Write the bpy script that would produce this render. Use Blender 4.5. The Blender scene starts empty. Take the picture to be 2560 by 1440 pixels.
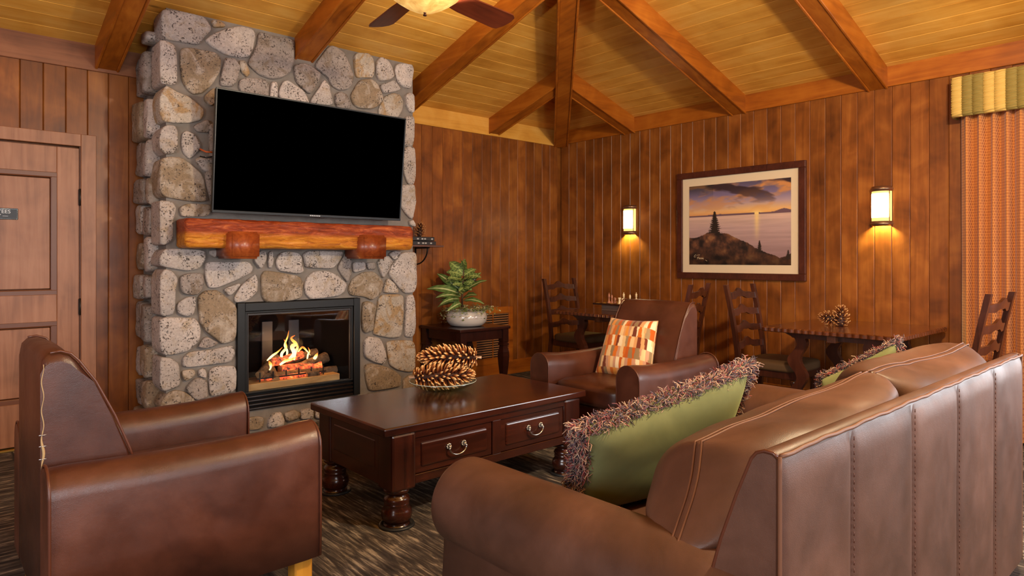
import bpy, bmesh, math, random
import numpy as np
from mathutils import Vector, Matrix, Euler

random.seed(7)
scene = bpy.context.scene
COL = scene.collection
R = math.radians

# ------------------------------------------------------------------ camera
F_PX, HZ_PX, CAM_H = 1655.0, 648.0, 1.26
YAW = math.atan2(1843.0, 1655.0)
SN, CS = math.sin(YAW), math.cos(YAW)
cam = bpy.data.cameras.new('camera')
cam.sensor_fit = 'HORIZONTAL'
cam.sensor_width = 36.0
cam.lens = 36.0 * F_PX / 2560.0
cam.shift_y = -(720.0 - HZ_PX) / 2560.0
cam.clip_start = 0.05
cam_o = bpy.data.objects.new('camera', cam)
COL.objects.link(cam_o)
cam_o.location = (0, 0, CAM_H)
cam_o.rotation_euler = (R(90), 0, -math.atan2(CS, SN))
scene.camera = cam_o

# ------------------------------------------------------------------ world, exposure
scene.view_settings.view_transform = 'Standard'
scene.view_settings.look = 'None'
scene.view_settings.gamma = 1.0
scene.view_settings.use_curve_mapping = False
scene.view_settings.exposure = 0.88
scene.cycles.use_denoising = True
scene.cycles.max_bounces = 8
scene.cycles.diffuse_bounces = 5
scene.cycles.glossy_bounces = 4
scene.cycles.transparent_max_bounces = 12
scene.cycles.caustics_reflective = False
scene.cycles.caustics_refractive = False
scene.cycles.sample_clamp_indirect = 6.0
world = bpy.data.worlds.new('daylight')
scene.world = world
world.use_nodes = True
wn = world.node_tree.nodes['Background']
wn.inputs[0].default_value = (0.75, 0.86, 1.0, 1)
wn.inputs[1].default_value = 1.0

# room extents: wall_left is the plane y = YA, wall_right the plane x = XB
YA, XB, X0, Y0 = 5.426, 5.647, -3.0, -3.2
CEIL, SLOPE = 2.755, 0.31

def area(name, loc, rot, sx, sy, power, color):
    l = bpy.data.lights.new(name, 'AREA')
    l.shape = 'RECTANGLE'; l.size = sx; l.size_y = sy
    l.energy = power; l.color = color
    o = bpy.data.objects.new(name, l); COL.objects.link(o)
    o.location = loc; o.rotation_euler = rot
    return o
# daylight coming in through the windows of the walls behind and beside the camera
area('daylight_back_window_a', (0.2, Y0 + 0.06, 1.55), (R(-90), 0, R(180)), 2.2, 1.5, 66, (0.96, 0.97, 1.0))
area('daylight_back_window_b', (3.4, Y0 + 0.06, 1.55), (R(-90), 0, R(180)), 2.2, 1.5, 44, (0.96, 0.97, 1.0))
area('daylight_side_window', (XB - 0.06, -1.0, 1.45), (0, R(90), 0), 1.5, 2.0, 60, (0.97, 0.98, 1.0))
area('daylight_left_window', (X0 + 0.06, 0.6, 1.5), (0, R(-90), 0), 1.4, 2.0, 60, (0.97, 0.98, 1.0))

# ------------------------------------------------------------------ pixel -> room helpers (a pixel is only a direction)
def ray(px, py):
    dx = (px - 1280.0) / F_PX
    return Vector((dx * SN + CS, -dx * CS + SN, (HZ_PX - py) / F_PX))
def onY(px, py, Y):
    r = ray(px, py); return Vector((0, 0, CAM_H)) + r * (Y / r.y)

# ------------------------------------------------------------------ mesh helpers
def link(o, parent=None):
    COL.objects.link(o)
    if parent is not None: o.parent = parent
    return o
def mesh_obj(name, me, mat=None, parent=None, loc=(0, 0, 0), rot=None):
    o = bpy.data.objects.new(name, me)
    if mat is not None and not me.materials: me.materials.append(mat)
    o.location = loc
    if rot is not None: o.rotation_euler = rot
    return link(o, parent)
def tag(o, label, cat, group=None, kind=None):
    o['label'] = label; o['category'] = cat
    if group: o['group'] = group
    if kind: o['kind'] = kind
    return o
def thing(name, label, cat, loc=(0, 0, 0), rz=0.0, group=None):
    o = bpy.data.objects.new(name, None)
    o.empty_display_size = 0.05
    o.location = loc; o.rotation_euler = (0, 0, rz)
    link(o); return tag(o, label, cat, group)
def struct(o):
    o['kind'] = 'structure'; return o

def squircle(t, e):
    return (abs(math.cos(t)) ** (2 / e) + abs(math.sin(t)) ** (2 / e)) ** (-e / 2)

class MB:
    """collects verts and faces, builds one mesh"""
    def __init__(s): s.v = []; s.f = []; s.sm = []
    def add(s, vs, fs, smooth=False):
        b = len(s.v); s.v += [tuple(p) for p in vs]
        for f in fs: s.f.append(tuple(i + b for i in f)); s.sm.append(smooth)
        return s
    def box(s, x0, x1, y0, y1, z0, z1):
        vs = [(x, y, z) for z in (z0, z1) for y in (y0, y1) for x in (x0, x1)]
        return s.add(vs, [(0, 2, 3, 1), (4, 5, 7, 6), (0, 1, 5, 4), (2, 6, 7, 3), (0, 4, 6, 2), (1, 3, 7, 5)])
    def rbox(s, x0, x1, y0, y1, z0, z1, r=0.01, seg=2, smooth=False):
        bm = bmesh.new(); bmesh.ops.create_cube(bm, size=1.0)
        for v in bm.verts:
            v.co = Vector(((x0 + x1) / 2 + v.co.x * (x1 - x0), (y0 + y1) / 2 + v.co.y * (y1 - y0), (z0 + z1) / 2 + v.co.z * (z1 - z0)))
        bmesh.ops.bevel(bm, geom=list(bm.edges), offset=r, segments=seg, profile=0.5, affect='EDGES')
        return s.bm(bm, smooth)
    def bm(s, bm, smooth=False):
        bm.verts.index_update()
        s.add([v.co.copy() for v in bm.verts], [tuple(v.index for v in f.verts) for f in bm.faces], smooth)
        bm.free(); return s
    def prism(s, pts, fn, t0, t1, smooth=False):
        """polygon pts (a,b) swept from t0 to t1; fn(a,b,t) -> xyz"""
        n = len(pts)
        vs = [fn(a, b, t0) for a, b in pts] + [fn(a, b, t1) for a, b in pts]
        fs = [(i, (i + 1) % n, n + (i + 1) % n, n + i) for i in range(n)]
        s.add(vs, fs, smooth)
        s.add(vs[:n], [tuple(range(n))[::-1]]); s.add(vs[n:], [tuple(range(n))])
        return s
    def tube(s, pts, r, n=8, closed=False, caps=True, smooth=True):
        pts = [Vector(p) for p in pts]; m = len(pts)
        rs = r if isinstance(r, (list, tuple)) else [r] * m
        vs = []; prev = None
        for i, p in enumerate(pts):
            if closed: t = pts[(i + 1) % m] - pts[i - 1]
            else: t = pts[min(i + 1, m - 1)] - pts[max(i - 1, 0)]
            t = t.normalized() if t.length > 1e-9 else Vector((0, 0, 1))
            if prev is None:
                a = Vector((0, 0, 1)) if abs(t.z) < 0.9 else Vector((1, 0, 0))
                u = t.cross(a).normalized()
            else:
                u = (prev - t * prev.dot(t)); u = u.normalized() if u.length > 1e-9 else prev
            prev = u; w = t.cross(u)
            for k in range(n):
                q = 2 * math.pi * k / n
                vs.append(p + (u * math.cos(q) + w * math.sin(q)) * rs[i])
        fs = []
        for i in range(m if closed else m - 1):
            j = (i + 1) % m
            for k in range(n):
                fs.append((i * n + k, i * n + (k + 1) % n, j * n + (k + 1) % n, j * n + k))
        if caps and not closed: fs += [tuple(range(n))[::-1], tuple((m - 1) * n + k for k in range(n))]
        return s.add(vs, fs, smooth)
    def lathe(s, prof, n=24, c=(0, 0, 0), a0=0.0, a1=2 * math.pi, smooth=True):
        full = abs(a1 - a0 - 2 * math.pi) < 1e-6
        m = n if full else n + 1
        vs = []
        for r, z in prof:
            for k in range(m):
                q = a0 + (a1 - a0) * k / n
                vs.append((c[0] + r * math.cos(q), c[1] + r * math.sin(q), c[2] + z))
        fs = []
        for i in range(len(prof) - 1):
            for k in range(n):
                k2 = (k + 1) % m
                fs.append((i * m + k, i * m + k2, (i + 1) * m + k2, (i + 1) * m + k))
        return s.add(vs, fs, smooth)
    def grid(s, fn, nu, nv, smooth=True, wrap_u=False):
        vs = [fn(i / nu, j / nv) for j in range(nv + 1) for i in range(nu + 1)]
        w = nu + 1
        fs = [(j * w + i, j * w + i + 1, (j + 1) * w + i + 1, (j + 1) * w + i) for j in range(nv) for i in range(nu)]
        return s.add(vs, fs, smooth)
    def superq(s, c, h, e=0.35, nu=40, nv=20, rot=None, fn=None):
        """rounded cushion: superellipsoid, half sizes h, flattest for small e"""
        vs = []
        for j in range(nv + 1):
            b = -math.pi / 2 + math.pi * j / nv
            for i in range(nu):
                a = 2 * math.pi * i / nu
                ra, rb = squircle(a, e), squircle(b, e)
                p = Vector((h[0] * rb * math.cos(b) * ra * math.cos(a), h[1] * rb * math.cos(b) * ra * math.sin(a), h[2] * rb * math.sin(b)))
                if fn: p = fn(p)
                if rot is not None: p = rot @ p
                vs.append(p + Vector(c))
        fs = [(j * nu + i, j * nu + (i + 1) % nu, (j + 1) * nu + (i + 1) % nu, (j + 1) * nu + i) for j in range(nv) for i in range(nu)]
        return s.add(vs, fs, True)
    def mesh(s, name='mesh', weld=False):
        me = bpy.data.meshes.new(name)
        me.from_pydata(s.v, [], s.f)
        me.polygons.foreach_set('use_smooth', s.sm)
        if weld:
            bm = bmesh.new(); bm.from_mesh(me); bmesh.ops.remove_doubles(bm, verts=bm.verts, dist=1e-5)
            bmesh.ops.recalc_face_normals(bm, faces=bm.faces); bm.to_mesh(me); bm.free()
        me.update(); return me
    def build(s, name, mat, parent=None, loc=(0, 0, 0), rot=None, weld=False):
        return mesh_obj(name, s.mesh(name, weld), mat, parent, loc, rot)

def fix(me):
    bm = bmesh.new(); bm.from_mesh(me); bmesh.ops.recalc_face_normals(bm, faces=bm.faces); bm.to_mesh(me); bm.free()

def set_colors(me, cols):
    """per-vertex print colours (linear)"""
    at = me.color_attributes.new('print', 'FLOAT_COLOR', 'POINT')
    arr = np.ones((len(me.vertices), 4), np.float32); arr[:, :3] = np.asarray(cols, np.float32)
    at.data.foreach_set('color', arr.ravel())

def srgb(*c):
    out = []
    for x in c:
        x /= 255.0
        out.append(x / 12.92 if x <= 0.04045 else ((x + 0.055) / 1.055) ** 2.4)
    return tuple(out)

def copy_tree(root, loc, rz, label=None):
    r = root.copy(); COL.objects.link(r); r.location = loc; r.rotation_euler = (0, 0, rz)
    if label: r['label'] = label
    for ch in list(root.children):
        c = ch.copy(); COL.objects.link(c); c.parent = r
        for g in list(ch.children):
            d = g.copy(); COL.objects.link(d); d.parent = c
    return r

def text_mesh(txt, size, extrude=0.0005):
    cu = bpy.data.curves.new('lettering', 'FONT'); cu.body = txt; cu.size = size; cu.extrude = extrude
    cu.align_x = 'CENTER'; cu.align_y = 'CENTER'
    o = bpy.data.objects.new('lettering_tmp', cu); COL.objects.link(o)
    dg = bpy.context.evaluated_depsgraph_get()
    me = bpy.data.meshes.new_from_object(o.evaluated_get(dg))
    bpy.data.objects.remove(o); return me

# ------------------------------------------------------------------ materials
class NT:
    def __init__(s, name):
        s.m = bpy.data.materials.new(name); s.m.use_nodes = True
        s.t = s.m.node_tree; s.n = s.t.nodes; s.p = s.n['Principled BSDF']; s.out = s.n['Material Output']
    def new(s, typ, **kw):
        n = s.n.new(typ)
        for k, v in kw.items(): setattr(n, k, v)
        return n
    def l(s, a, b): s.t.links.new(a, b)
    def val(s, sock, v):
        if hasattr(v, 'is_output') or isinstance(v, bpy.types.NodeSocket): s.l(v, sock)
        else: sock.default_value = v
    def coord(s, which='Object', rand=True, scale=(1, 1, 1)):
        tc = s.new('ShaderNodeTexCoord'); mp = s.new('ShaderNodeMapping')
        s.l(tc.outputs[which], mp.inputs[0])
        if rand:
            oi = s.new('ShaderNodeObjectInfo'); ml = s.new('ShaderNodeVectorMath', operation='SCALE')
            cv = s.new('ShaderNodeCombineXYZ')
            for i in range(3): s.l(oi.outputs['Random'], cv.inputs[i])
            s.l(cv.outputs[0], ml.inputs[0]); ml.inputs['Scale'].default_value = 37.0
            s.l(ml.outputs[0], mp.inputs['Location'])
        mp.inputs['Scale'].default_value = scale
        return mp.outputs[0]
    def noise(s, vec, scale, detail=4, rough=0.55, dist=0.0):
        n = s.new('ShaderNodeTexNoise'); s.l(vec, n.inputs['Vector'])
        n.inputs['Scale'].default_value = scale; n.inputs['Detail'].default_value = detail
        n.inputs['Roughness'].default_value = rough; n.inputs['Distortion'].default_value = dist
        return n.outputs['Fac']
    def ramp(s, fac, stops, interp='LINEAR'):
        n = s.new('ShaderNodeValToRGB'); n.color_ramp.interpolation = interp; s.l(fac, n.inputs[0])
        e = n.color_ramp.elements
        while len(e) < len(stops): e.new(0.5)
        for i, (p, c) in enumerate(stops):
            e[i].position = p; e[i].color = (c, c, c, 1) if isinstance(c, (int, float)) else (*c[:3], 1)
        return n.outputs[0]
    def mix(s, fac, a, b, mode='MIX'):
        n = s.new('ShaderNodeMix', data_type='RGBA', blend_type=mode)
        s.val(n.inputs[0], fac)
        for i, v in ((6, a), (7, b)):
            if isinstance(v, tuple): n.inputs[i].default_value = (*v[:3], 1)
            else: s.l(v, n.inputs[i])
        return n.outputs[2]
    def math(s, op, a, b=0.0):
        n = s.new('ShaderNodeMath', operation=op); s.val(n.inputs[0], a); s.val(n.inputs[1], b); return n.outputs[0]
    def rand_value(s, col, lo, hi):
        oi = s.new('ShaderNodeObjectInfo'); mr = s.new('ShaderNodeMapRange')
        s.l(oi.outputs['Random'], mr.inputs[0]); mr.inputs[3].default_value = lo; mr.inputs[4].default_value = hi
        h = s.new('ShaderNodeHueSaturation'); s.l(mr.outputs[0], h.inputs['Value']); s.l(col, h.inputs['Color'])
        return h.outputs[0]
    def bump(s, h, strength=0.2, dist=0.01):
        b = s.new('ShaderNodeBump'); b.inputs['Strength'].default_value = strength; b.inputs['Distance'].default_value = dist
        s.l(h, b.inputs['Height']); s.l(b.outputs[0], s.p.inputs['Normal'])
    def set(s, color=None, rough=None, metal=None, spec=None, coat=None, coat_rough=None, sheen=None):
        P = s.p.inputs
        for k, v in (('Base Color', color), ('Roughness', rough), ('Metallic', metal), ('Specular IOR Level', spec), ('Coat Weight', coat), ('Coat Roughness', coat_rough), ('Sheen Weight', sheen)):
            if v is None: continue
            if isinstance(v, tuple): P[k].default_value = (*v[:3], 1)
            else: s.val(P[k], v)
        return s.m

def plain(name, col, rough=0.5, metal=0.0, spec=0.5, coat=0.0):
    t = NT(name); return t.set(tuple(col), rough, metal, spec, coat)

def wood(name, dark, mid, light, axis=2, rough=0.42, spec=0.4, along=1.2, across=16, blotch=1.0, var=(0.85, 1.15), coat=0.0, bump=0.08, mixb=0.45, knots=False):
    t = NT(name)
    sc = [across] * 3; sc[axis] = along
    v = t.coord('Object', True, tuple(sc))
    g = t.noise(v, 1.0, 6, 0.6, 1.2)
    v2 = t.coord('Object', True, (1, 1, 1))
    b = t.noise(v2, 3.2 * blotch, 3, 0.55, 0.6)
    mixd = t.math('ADD', t.math('MULTIPLY', g, 1 - mixb), t.math('MULTIPLY', b, mixb))
    c = t.ramp(mixd, [(0.30, dark), (0.5, mid), (0.72, light)])
    if knots:
        vk = t.coord('Object', True, tuple(0.55 if k == axis else 1.7 for k in range(3)))
        vo = t.new('ShaderNodeTexVoronoi'); t.l(vk, vo.inputs['Vector']); vo.inputs['Scale'].default_value = 1.6
        km = t.ramp(t.math('ADD', vo.outputs['Distance'], t.math('MULTIPLY', g, 0.03)), [(0.035, 0.75), (0.062, 0.0)])
        c = t.mix(km, c, tuple(x * 0.35 for x in dark))
    c = t.rand_value(c, *var)
    t.bump(g, bump, 0.002)
    return t.set(c, rough, 0.0, spec, coat, 0.15)

M = {}
M['wall_wood'] = wood('wall_panel_wood', srgb(84, 43, 14), srgb(127, 70, 24), srgb(164, 100, 40), 2, 0.38, 0.36, blotch=1.1, mixb=0.62)
M['ceil_x'] = wood('ceiling_board_wood_x', srgb(188, 124, 42), srgb(216, 154, 62), srgb(230, 176, 88), 0, 0.45, 0.35, along=0.9, across=12, var=(0.92, 1.08), knots=True)
M['ceil_y'] = wood('ceiling_board_wood_y', srgb(188, 124, 42), srgb(216, 154, 62), srgb(230, 176, 88), 1, 0.45, 0.35, along=0.9, across=12, var=(0.92, 1.08), knots=True)
M['beam_x'] = wood('beam_wood_x', srgb(112, 54, 10), srgb(158, 84, 18), srgb(186, 110, 32), 0, 0.38, 0.45, along=1.0, across=14, var=(0.93, 1.07))
M['beam_y'] = wood('beam_wood_y', srgb(112, 54, 10), srgb(158, 84, 18), srgb(186, 110, 32), 1, 0.38, 0.45, along=1.0, across=14, var=(0.93, 1.07))
M['dark_wood_x'] = wood('mahogany_x', srgb(30, 11, 7), srgb(54, 22, 13), srgb(78, 35, 21), 0, 0.22, 0.55, along=1.5, across=22, var=(0.92, 1.08), coat=0.35)
M['dark_wood_z'] = wood('mahogany_z', srgb(30, 11, 7), srgb(54, 22, 13), srgb(78, 35, 21), 2, 0.24, 0.55, along=1.5, across=22, var=(0.92, 1.08), coat=0.3)
M['dark_wood_y'] = wood('mahogany_y', srgb(30, 11, 7), srgb(54, 22, 13), srgb(78, 35, 21), 1, 0.24, 0.55, along=1.5, across=22, var=(0.92, 1.08), coat=0.3)
M['side_wood'] = wood('espresso_wood', srgb(26, 10, 7), srgb(44, 18, 12), srgb(60, 26, 17), 2, 0.25, 0.5, along=1.5, across=22, coat=0.25)
M['chair_wood'] = wood('chair_walnut', srgb(38, 17, 10), srgb(64, 30, 18), srgb(90, 46, 28), 2, 0.28, 0.5, along=2, across=25, coat=0.4)
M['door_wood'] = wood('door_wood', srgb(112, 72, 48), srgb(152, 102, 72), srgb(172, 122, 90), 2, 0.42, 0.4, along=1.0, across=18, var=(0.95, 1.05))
M['trim_wood'] = wood('trim_wood', srgb(92, 54, 32), srgb(124, 76, 48), srgb(146, 94, 62), 0, 0.42, 0.35, along=1.0, across=18)
M['blade_wood'] = wood('fan_blade_wood', srgb(70, 30, 18), srgb(98, 42, 24), srgb(120, 56, 32), 0, 0.35, 0.45, along=2, across=20)
M['mold_wood'] = plain('panel_moulding', srgb(104, 58, 30), 0.4)

def mantel_mat():
    t = NT('carved_mantel_wood')
    v = t.coord('Object', False, (7, 34, 34))
    g = t.noise(v, 1.0, 6, 0.7, 1.0)
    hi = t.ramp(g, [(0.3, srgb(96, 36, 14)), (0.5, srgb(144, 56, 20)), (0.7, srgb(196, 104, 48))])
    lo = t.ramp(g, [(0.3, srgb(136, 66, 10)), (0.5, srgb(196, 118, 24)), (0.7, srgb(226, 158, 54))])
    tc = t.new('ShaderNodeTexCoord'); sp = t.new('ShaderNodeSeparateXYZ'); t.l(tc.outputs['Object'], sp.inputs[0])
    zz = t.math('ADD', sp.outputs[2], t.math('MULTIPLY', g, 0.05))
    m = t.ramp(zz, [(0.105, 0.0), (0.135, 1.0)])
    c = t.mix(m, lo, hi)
    t.bump(g, 1.0, 0.012)
    return t.set(c, 0.46, 0, 0.4)
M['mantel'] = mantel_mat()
M['corbel'] = wood('corbel_wood', srgb(92, 34, 14), srgb(132, 58, 24), srgb(168, 86, 36), 1, 0.38, 0.5, along=3, across=26, coat=0.15, bump=0.3)

def stone_mat(name, base, base2, stain, amount, speck=0.5):
    t = NT(name)
    v = t.coord('Object', True)
    big = t.noise(v, 5.0, 4, 0.6, 0.4)
    c = t.ramp(big, [(0.35, base), (0.65, base2)])
    st = t.noise(v, 7.5, 5, 0.65, 0.8)
    lo = 0.62 - amount * 0.3
    sm = t.ramp(st, [(lo, 0.0), (lo + 0.12, 0.85)])
    c = t.mix(sm, c, stain)
    sp = t.noise(v, 85.0, 3, 0.6)
    sp2 = t.noise(v, 14.0, 2, 0.5)
    spv = t.math('ADD', sp, t.math('MULTIPLY', sp2, 0.35))
    k = t.ramp(spv, [(0.80 - 0.06 * speck, 0.0), (0.86 - 0.06 * speck, 0.9)])
    c = t.mix(k, c, srgb(58, 50, 46))
    fine = t.noise(v, 60.0, 4, 0.7)
    c = t.mix(0.35, c, t.ramp(fine, [(0.3, 0.25), (0.7, 0.9)]), 'OVERLAY')
    c = t.rand_value(c, 0.88, 1.1)
    h = t.math('ADD', t.math('MULTIPLY', fine, 0.4), t.noise(v, 22.0, 5, 0.65))
    t.bump(h, 0.55, 0.008)
    return t.set(c, 0.85, 0, 0.25)
M['stone_a'] = stone_mat('granite_grey', srgb(162, 152, 145), srgb(182, 170, 162), srgb(158, 140, 118), 0.25, 0.75)
M['stone_b'] = stone_mat('granite_brown', srgb(152, 138, 122), srgb(172, 158, 144), srgb(126, 106, 82), 0.7, 0.45)
M['stone_c'] = stone_mat('granite_ochre', srgb(162, 150, 134), srgb(180, 168, 156), srgb(156, 124, 82), 0.45, 0.4)
M['stone_d'] = stone_mat('granite_dark', srgb(134, 124, 117), srgb(152, 140, 132), srgb(114, 98, 82), 0.35, 0.8)
def mortar():
    t = NT('mortar'); v = t.coord('Object', False)
    n = t.noise(v, 9, 5, 0.6); c = t.ramp(n, [(0.3, srgb(112, 105, 98)), (0.7, srgb(134, 125, 117))])
    t.bump(t.noise(v, 40, 5, 0.7), 0.4, 0.006); return t.set(c, 0.9, 0, 0.2)
M['mortar'] = mortar()

def leather(name, dark, mid, light, rough=0.34, spec=0.5):
    t = NT(name); v = t.coord('Object', True)
    n = t.noise(v, 2.2, 5, 0.6, 0.5); c = t.ramp(n, [(0.32, dark), (0.52, mid), (0.74, light)])
    w = t.noise(v, 9.0, 4, 0.6); c = t.mix(0.25, c, t.ramp(w, [(0.35, 0.3), (0.65, 0.75)]), 'OVERLAY')
    vo = t.new('ShaderNodeTexVoronoi', feature='DISTANCE_TO_EDGE'); t.l(v, vo.inputs['Vector']); vo.inputs['Scale'].default_value = 330.0
    h = t.math('ADD', t.math('MULTIPLY', vo.outputs['Distance'], 0.6), t.math('MULTIPLY', t.noise(v, 14, 4, 0.6), 1.5))
    t.bump(h, 0.16, 0.004)
    r = t.ramp(w, [(0.3, rough - 0.05), (0.7, rough + 0.08)])
    return t.set(c, r, 0, spec)
M['leather'] = leather('chestnut_leather', srgb(56, 27, 18), srgb(77, 41, 28), srgb(98, 57, 41), 0.34, 0.5)
M['sofa_leather'] = leather('sofa_leather', srgb(66, 42, 31), srgb(83, 54, 41), srgb(100, 68, 53), 0.46, 0.38)
M['seam'] = plain('leather_piping', srgb(84, 44, 28), 0.35)
M['seam_light'] = plain('leather_stitch', srgb(104, 68, 48), 0.55, 0, 0.3)
M['frayed'] = plain('frayed_edge', srgb(170, 142, 100), 0.8)
M['staple'] = plain('staple_steel', (0.6, 0.6, 0.6), 0.3, 1.0)

M['black_metal'] = plain('black_metal', srgb(13, 13, 14), 0.45, 0.0, 0.35)
M['louvre'] = plain('dark_brown_metal', srgb(34, 26, 24), 0.38, 0.0, 0.5)
M['firebox'] = plain('firebox_lining', srgb(7, 7, 9), 0.9, 0, 0.1)
M['ledge'] = wood('firebrick_ledge', srgb(150, 112, 66), srgb(184, 144, 92), srgb(204, 168, 116), 0, 0.6, 0.3, along=3, across=14)
M['bronze'] = plain('bronze', srgb(168, 136, 112), 0.3, 0.9)
M['dark_bronze'] = plain('dark_bronze', srgb(70, 36, 26), 0.35, 0.6)
M['pewter'] = plain('pewter', srgb(190, 190, 186), 0.22, 1.0)
M['iron'] = plain('black_iron', srgb(28, 22, 20), 0.45, 0.3)
M['brass'] = plain('brass', srgb(214, 178, 96), 0.3, 0.9)
M['screen'] = plain('television_screen', (0, 0, 0), 0.6, 0, 0.0)
M['bezel'] = plain('glossy_bezel', srgb(12, 13, 15), 0.38, 0, 0.35)
M['lettering'] = plain('silver_lettering', srgb(190, 190, 190), 0.4, 0.2)
M['plate'] = plain('nameplate_black', srgb(26, 30, 38), 0.4, 0.0, 0.4)
M['plate_rim'] = plain('nameplate_rim', srgb(150, 170, 180), 0.2, 0.9)
M['ceramic'] = plain('grey_ceramic', srgb(204, 195, 186), 0.12, 0, 0.5, 0.5)
M['soil'] = plain('soil', srgb(50, 38, 26), 0.95)
M['mat_board'] = plain('mat_board', srgb(226, 204, 170), 0.7, 0, 0.2)
M['suede'] = NT('brown_suede').set(srgb(84, 60, 36), 0.7, 0, 0.25)
M['book'] = plain('black_book', srgb(34, 30, 32), 0.5)
M['book_mark'] = plain('book_spine_print', srgb(190, 186, 180), 0.5)
M['pages'] = plain('book_pages', srgb(80, 70, 64), 0.8)
M['ivory'] = plain('chess_ivory', srgb(236, 214, 170), 0.35)
M['rosewood'] = plain('chess_rosewood', srgb(176, 118, 92), 0.35)
M['rubber'] = plain('black_coaster', srgb(28, 30, 34), 0.5)
M['blond_wood'] = wood('blond_foot_wood', srgb(170, 112, 34), srgb(196, 136, 46), srgb(212, 154, 66), 2, 0.4)

def glassy(name, fac, tint=(1, 1, 1), rough=0.03):
    t = NT(name)
    tr = t.new('ShaderNodeBsdfTransparent'); tr.inputs[0].default_value = (*tint, 1)
    gl = t.new('ShaderNodeBsdfGlossy'); gl.inputs['Roughness'].default_value = rough; gl.inputs[0].default_value = (1, 1, 1, 1)
    mx = t.new('ShaderNodeMixShader'); mx.inputs[0].default_value = fac
    t.l(tr.outputs[0], mx.inputs[1]); t.l(gl.outputs[0], mx.inputs[2]); t.l(mx.outputs[0], t.out.inputs[0])
    return t.m
M['fire_glass'] = glassy('fireplace_glass', 0.07, (0.95, 0.97, 1.0))
M['dish_glass'] = glassy('dish_glass', 0.14, (0.82, 0.86, 0.84))
M['window_glass'] = glassy('window_glass', 0.05)

def emit(name, col, strength, base=None):
    t = NT(name); t.set(tuple(base or col), 0.4)
    t.p.inputs['Emission Color'].default_value = (*col, 1); t.p.inputs['Emission Strength'].default_value = strength
    return t.m
M['sconce_glass'] = emit('lit_sconce_glass', (1.0, 0.84, 0.48), 9.0, (0.9, 0.85, 0.7))
def bowl_mat(name, glow, clear):
    t = NT(name); v = t.coord('Object', False)
    n = t.noise(v, 9, 4, 0.6, 1.0)
    c = t.ramp(n, [(0.3, (0.50, 0.24, 0.05)), (0.6, (0.80, 0.48, 0.14)), (0.8, (1.0, 0.75, 0.34))])
    t.l(c, t.p.inputs['Emission Color']); t.p.inputs['Emission Strength'].default_value = glow
    t.set(c, 0.3)
    if clear > 0:
        tr = t.new('ShaderNodeBsdfTransparent'); tr.inputs[0].default_value = (1.0, 0.86, 0.62, 1); mx = t.new('ShaderNodeMixShader'); mx.inputs[0].default_value = clear
        t.l(t.p.outputs[0], mx.inputs[1]); t.l(tr.outputs[0], mx.inputs[2]); t.l(mx.outputs[0], t.out.inputs[0])
    return t.m
M['bowl'] = bowl_mat('amber_bowl_glass', 0.55, 0.0)
M['fill_bowl'] = bowl_mat('fill_fan_bowl_glass', 0.5, 0.5)  # bowl of the added fan, half transparent so its lamp lights the room

def printed(name, rough=0.5, spec=0.3, sheen=0.0):
    t = NT(name); a = t.new('ShaderNodeVertexColor'); a.layer_name = 'print'
    t.set(a.outputs['Color'], rough, 0, spec, sheen=sheen); return t
M['print'] = printed('picture_print', 0.35, 0.4).m
def fabric_print():
    t = printed('patterned_cushion_fabric', 0.8, 0.2, 0.2); v = t.coord('Object', False)
    t.bump(t.noise(v, 500, 2), 0.2, 0.001); return t.m
M['cushion_print'] = fabric_print()
M['yarn'] = printed('fringe_yarn', 0.9, 0.1, 0.3).m
M['leaf'] = printed('leaf', 0.4, 0.4).m
M['cone'] = printed('cone_scale', 0.45, 0.4).m
M['cone_core'] = plain('cone_core', srgb(60, 32, 20), 0.8)
def velvet():
    t = NT('green_velvet'); v = t.coord('Object', True); n = t.noise(v, 4, 4, 0.6, 0.6)
    c = t.ramp(n, [(0.3, srgb(84, 90, 60)), (0.7, srgb(110, 113, 76))])
    t.bump(t.noise(v, 300, 2), 0.1, 0.001)
    m = t.set(c, 0.85, 0, 0.15, sheen=0.6); t.p.inputs['Sheen Tint'].default_value = (*srgb(160, 170, 120), 1); return m
M['velvet'] = velvet()

def carpet():
    t = NT('streaked_carpet')
    tc = t.new('ShaderNodeTexCoord'); sp = t.new('ShaderNodeSeparateXYZ'); t.l(tc.outputs['Object'], sp.inputs[0])
    # carpet tiles, some laid with a quarter turn
    cx = t.math('FLOOR', t.math('MULTIPLY', sp.outputs[0], 1.0 / 0.9)); cy = t.math('FLOOR', t.math('MULTIPLY', sp.outputs[1], 1.0 / 0.9))
    cv = t.new('ShaderNodeCombineXYZ'); t.l(cx, cv.inputs[0]); t.l(cy, cv.inputs[1])
    v = t.coord('Object', False, (52, 5.0, 1)); v2 = t.coord('Object', False, (5.0, 52, 1))
    n1 = t.noise(v, 1.0, 5, 0.65, 0.6); n2 = t.noise(v2, 1.0, 5, 0.65, 0.6)
    left = t.ramp(sp.outputs[0], [(0.44, 1.0), (0.46, 0.0)])
    nn = t.mix(left, n1, n2)
    vb = t.coord('Object', False); big = t.noise(vb, 5.0, 3, 0.6)
    fac = t.math('ADD', t.math('MULTIPLY', nn, 0.8), t.math('MULTIPLY', big, 0.22))
    c = t.ramp(fac, [(0.36, srgb(48, 44, 45)), (0.48, srgb(72, 66, 64)), (0.55, srgb(100, 92, 86)), (0.64, srgb(168, 157, 142))])
    hue = t.noise(vb, 2.0, 3, 0.5)
    c = t.mix(t.ramp(hue, [(0.4, 0.0), (0.65, 0.25)]), c, srgb(120, 96, 70), 'OVERLAY')
    t.bump(t.noise(vb, 420, 3, 0.7), 0.6, 0.006)
    return t.set(c, 0.95, 0, 0.1)
M['carpet'] = carpet()

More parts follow.
